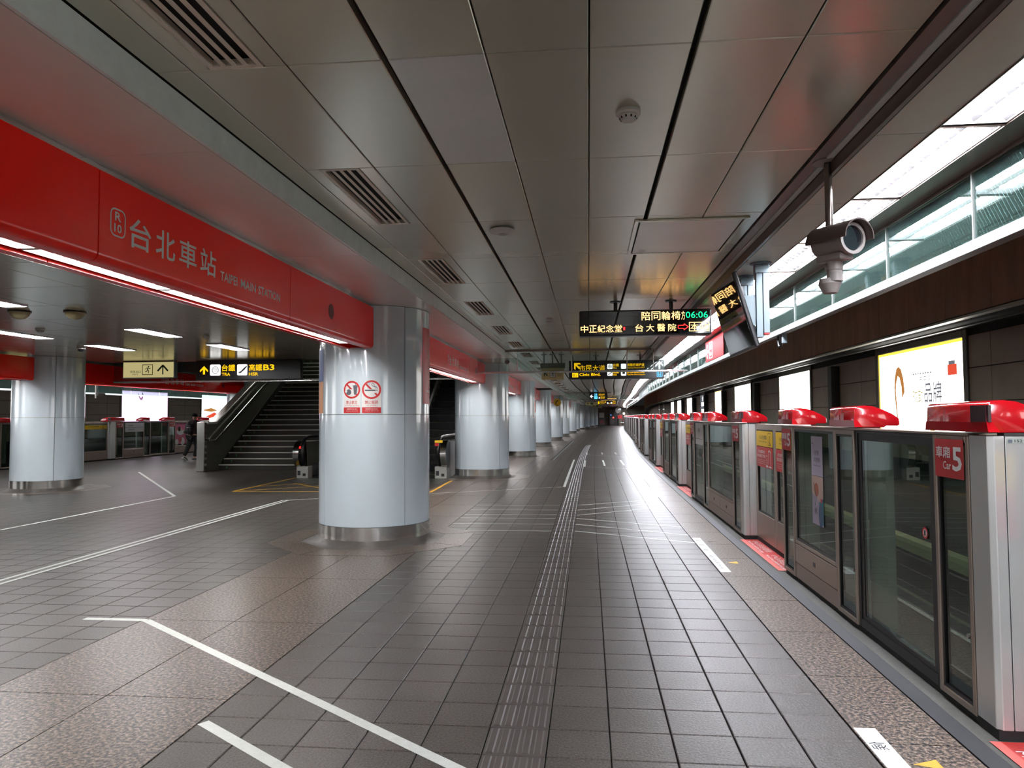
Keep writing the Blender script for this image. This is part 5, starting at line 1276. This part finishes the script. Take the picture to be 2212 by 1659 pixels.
# fingers and thumbs, five to a hand
for h, sx in ((17, 1), (20, -1)):
    hx, hy, hz = V[h]; V.append((hx, hy+.02, hz-.07)); Rr.append((.036, .018)); Ed.append((h, len(V)-1)); pm = len(V)-1
    for f in range(4):
        V.append((hx+.0, hy+.045-.022*f, hz-.125)); V.append((hx-.012*sx, hy+.05-.022*f, hz-.165+.006*abs(f-1.5))); Rr += [.0095, .008]; Ed += [(pm, len(V)-2), (len(V)-2, len(V)-1)]
    V.append((hx-.01*sx, hy+.07, hz-.09)); Rr.append(.01); Ed.append((pm, len(V)-1))
skin('body', V, Ed, Rr, SKINM, pe)
MB().lathe([(.001, .0), (.018, -.02), (.012, -.05), (.001, -.055)], 8, (0, .155, 1.64)).build('nose', [SKINM], pe, smooth=1)
for sx in (-1, 1): MB().lathe([(.001, .03), (.012, .02), (.014, -.02), (.001, -.03)], 8, (.088*sx, .06, 1.63)).build('ear', [SKINM], pe, smooth=1)
MB().lathe([(.001, 1.765), (.05, 1.755), (.088, 1.72), (.098, 1.68), (.1, 1.645), (.09, 1.64)], 20, (0, .062, 0)).build('cap', [HAT], pe, smooth=1)
skin('jacket', [(0, 0, .88), (0, 0, 1.1), (0, .02, 1.33), (0, .03, 1.46), (.21, .02, 1.42), (.28, -.03, 1.15), (.25, .07, .93), (-.21, .02, 1.42), (-.28, .0, 1.15), (-.26, .09, .93)],
     [(0, 1), (1, 2), (2, 3), (3, 4), (4, 5), (5, 6), (3, 7), (7, 8), (8, 9)], [(.2, .14), (.18, .13), (.2, .14), (.12, .1), .085, .07, .055, .085, .07, .055], COAT, pe)
skin('trousers', [(0, 0, .93), (.1, 0, .86), (.095, .1, .5), (.065, .02, .13), (-.1, 0, .86), (-.1, -.12, .52), (-.12, -.3, .17)], [(0, 1), (1, 2), (2, 3), (0, 4), (4, 5), (5, 6)],
     [(.19, .13), .115, .09, .068, .115, .09, .068], TRS, pe)
for (x, y, z, rx) in ((.065, .03, .0, 0), (-.12, -.29, .05, -.55)):
    m = MB(); sh = [(-.045, -.1, 0), (.045, -.1, 0), (.052, .05, 0), (.04, .17, 0), (0, .19, 0), (-.04, .17, 0), (-.052, .05, 0)]
    n = len(sh); vs = [(a, b, .0) for a, b, c in sh]+[(a, b, .03) for a, b, c in sh]+[(a*.85, b*.9-(.0), .09 if b < .1 else .055) for a, b, c in sh]
    m.add(vs, [tuple(range(n-1, -1, -1))]+[(j*n+i, j*n+(i+1) % n, (j+1)*n+(i+1) % n, (j+1)*n+i) for j in (0, 1) for i in range(n)]+[tuple(range(2*n, 3*n))], 0)
    m.m = [1]+[1]*n+[0]*n+[0]
    o = m.build('shoe', [SHO, SOLE], pe, smooth=.8, loc=(x, y, z)); o.rotation_euler = (rx, 0, 0)
bp = thing('backpack', 'black backpack with a small white badge on the walking person', 'backpack', (-14.75, 26.1, 0), math.radians(-20))
skin('bag', [(-.03, -.19, 1.0), (-.04, -.21, 1.2), (-.02, -.17, 1.38)], [(0, 1), (1, 2)], [(.19, .1), (.2, .14), (.13, .09)], M('black nylon', (24, 25, 28), .6), bp, root=1)
skin('pocket', [(-.04, -.31, 1.02), (-.04, -.33, 1.14)], [(0, 1)], [(.12, .05), (.11, .05)], M('black nylon', (24, 25, 28), .6), bp)
for sx in (-1, 1): MB().tube([(.11*sx, -.1, 1.42), (.12*sx, .05, 1.5), (.13*sx, .16, 1.38), (.15*sx, .12, 1.15), (.16*sx, -.08, 1.02)], .018, 8).build('strap', [M('black nylon', (24, 25, 28), .6)], bp, smooth=1)
MB().lathe([(.001, -.012), (.05, -.012), (.05, .0), (.001, .0)], 18, (.08, -.3, 1.24)).build('badge', [WHT], bp).rotation_euler = (0, 0, 0)

# ================================================================== FAR END OF THE PLATFORM
t = thing('notice_board', 'grey notice board with white map standing by the end wall', 'board', (2.2, 124.8, 0))
MB().box(-.5, .5, 0, .2, .0, 2.6).build('case', [M('board grey', (96, 92, 90), .5)], t, bevel=.02); MB().box(-.42, .42, -.02, 0, 1.35, 2.2).build('map', [WHT], t); MB().box(-.3, .3, -.03, 0, .35, .95).build('leaflet_box', [M('rosy panel', (170, 84, 92), .5)], t)
t = thing('control_booth', 'dark glazed booth with red and blue lamps at the platform end', 'booth', (4.2, 124.5, 0))
MB().box(-.7, .9, 0, .3, 0, 2.7).build('case', [M('booth dark', (52, 50, 50), .4)], t); MB().lathe([(.001, -.1), (.1, -.07), (.1, .07), (.001, .1)], 12, (-.05, -.08, 1.35)).build('red_lamp', [E('booth red', (255, 60, 50), 6)], t)
MB().box(-.5, -.4, -.05, 0, 1.7, 1.85).build('blue_lamp', [E('booth blue', (60, 120, 255), 4)], t); MB().box(-.55, .1, -.02, 0, .3, 1.1).build('door_panel', [M('booth panel', (80, 76, 74), .5)], t)
t = thing('end_barrier', 'steel end barrier with red board closing the platform edge', 'barrier', (5.3, 122.5, 0))
for x in (-.55, .25, 1.0): MB().tube([(x, 0, 0), (x, 0, 1.6)], .06, 10).build('post', [STEEL], t)
MB().box(-.5, .2, -.03, .03, 1.2, 1.75).build('red_panel', [PRED], t); MB().box(.3, 1.6, -.03, .03, .9, 1.1).build('red_board', [M('rosy board', (180, 70, 66), .5)], t); MB().tube([(-.5, 0, .5), (1.6, 0, .5)], .03, 8).build('bar', [STEEL], t)
t = thing('round_mirror', 'large round mirror on a post at the far platform edge', 'mirror', (4.4, 110.0, 2.45))
MB().lathe([(.001, -.03), (.42, -.03), (.45, 0), (.42, .03), (.001, .05)], 24).build('disc', [STEEL], t).rotation_euler = (PI/2, 0, 0); MB().tube([(0, .1, 0), (0, .1, .6)], .04, 8).build('stem', [GREYB], t)
t = thing('signal_lamp', 'small white signal lamp shining in the dark tunnel', 'signal', (5.6, 118.0, 2.0))
MB().lathe([(.001, -.16), (.15, -.1), (.15, .1), (.001, .16)], 12).build('lens', [E('signal white', (255, 236, 200), 12)], t); MB().tube([(0, 0, -3.0), (0, 0, -.15)], .05, 8).build('pole', [BLACK], t)
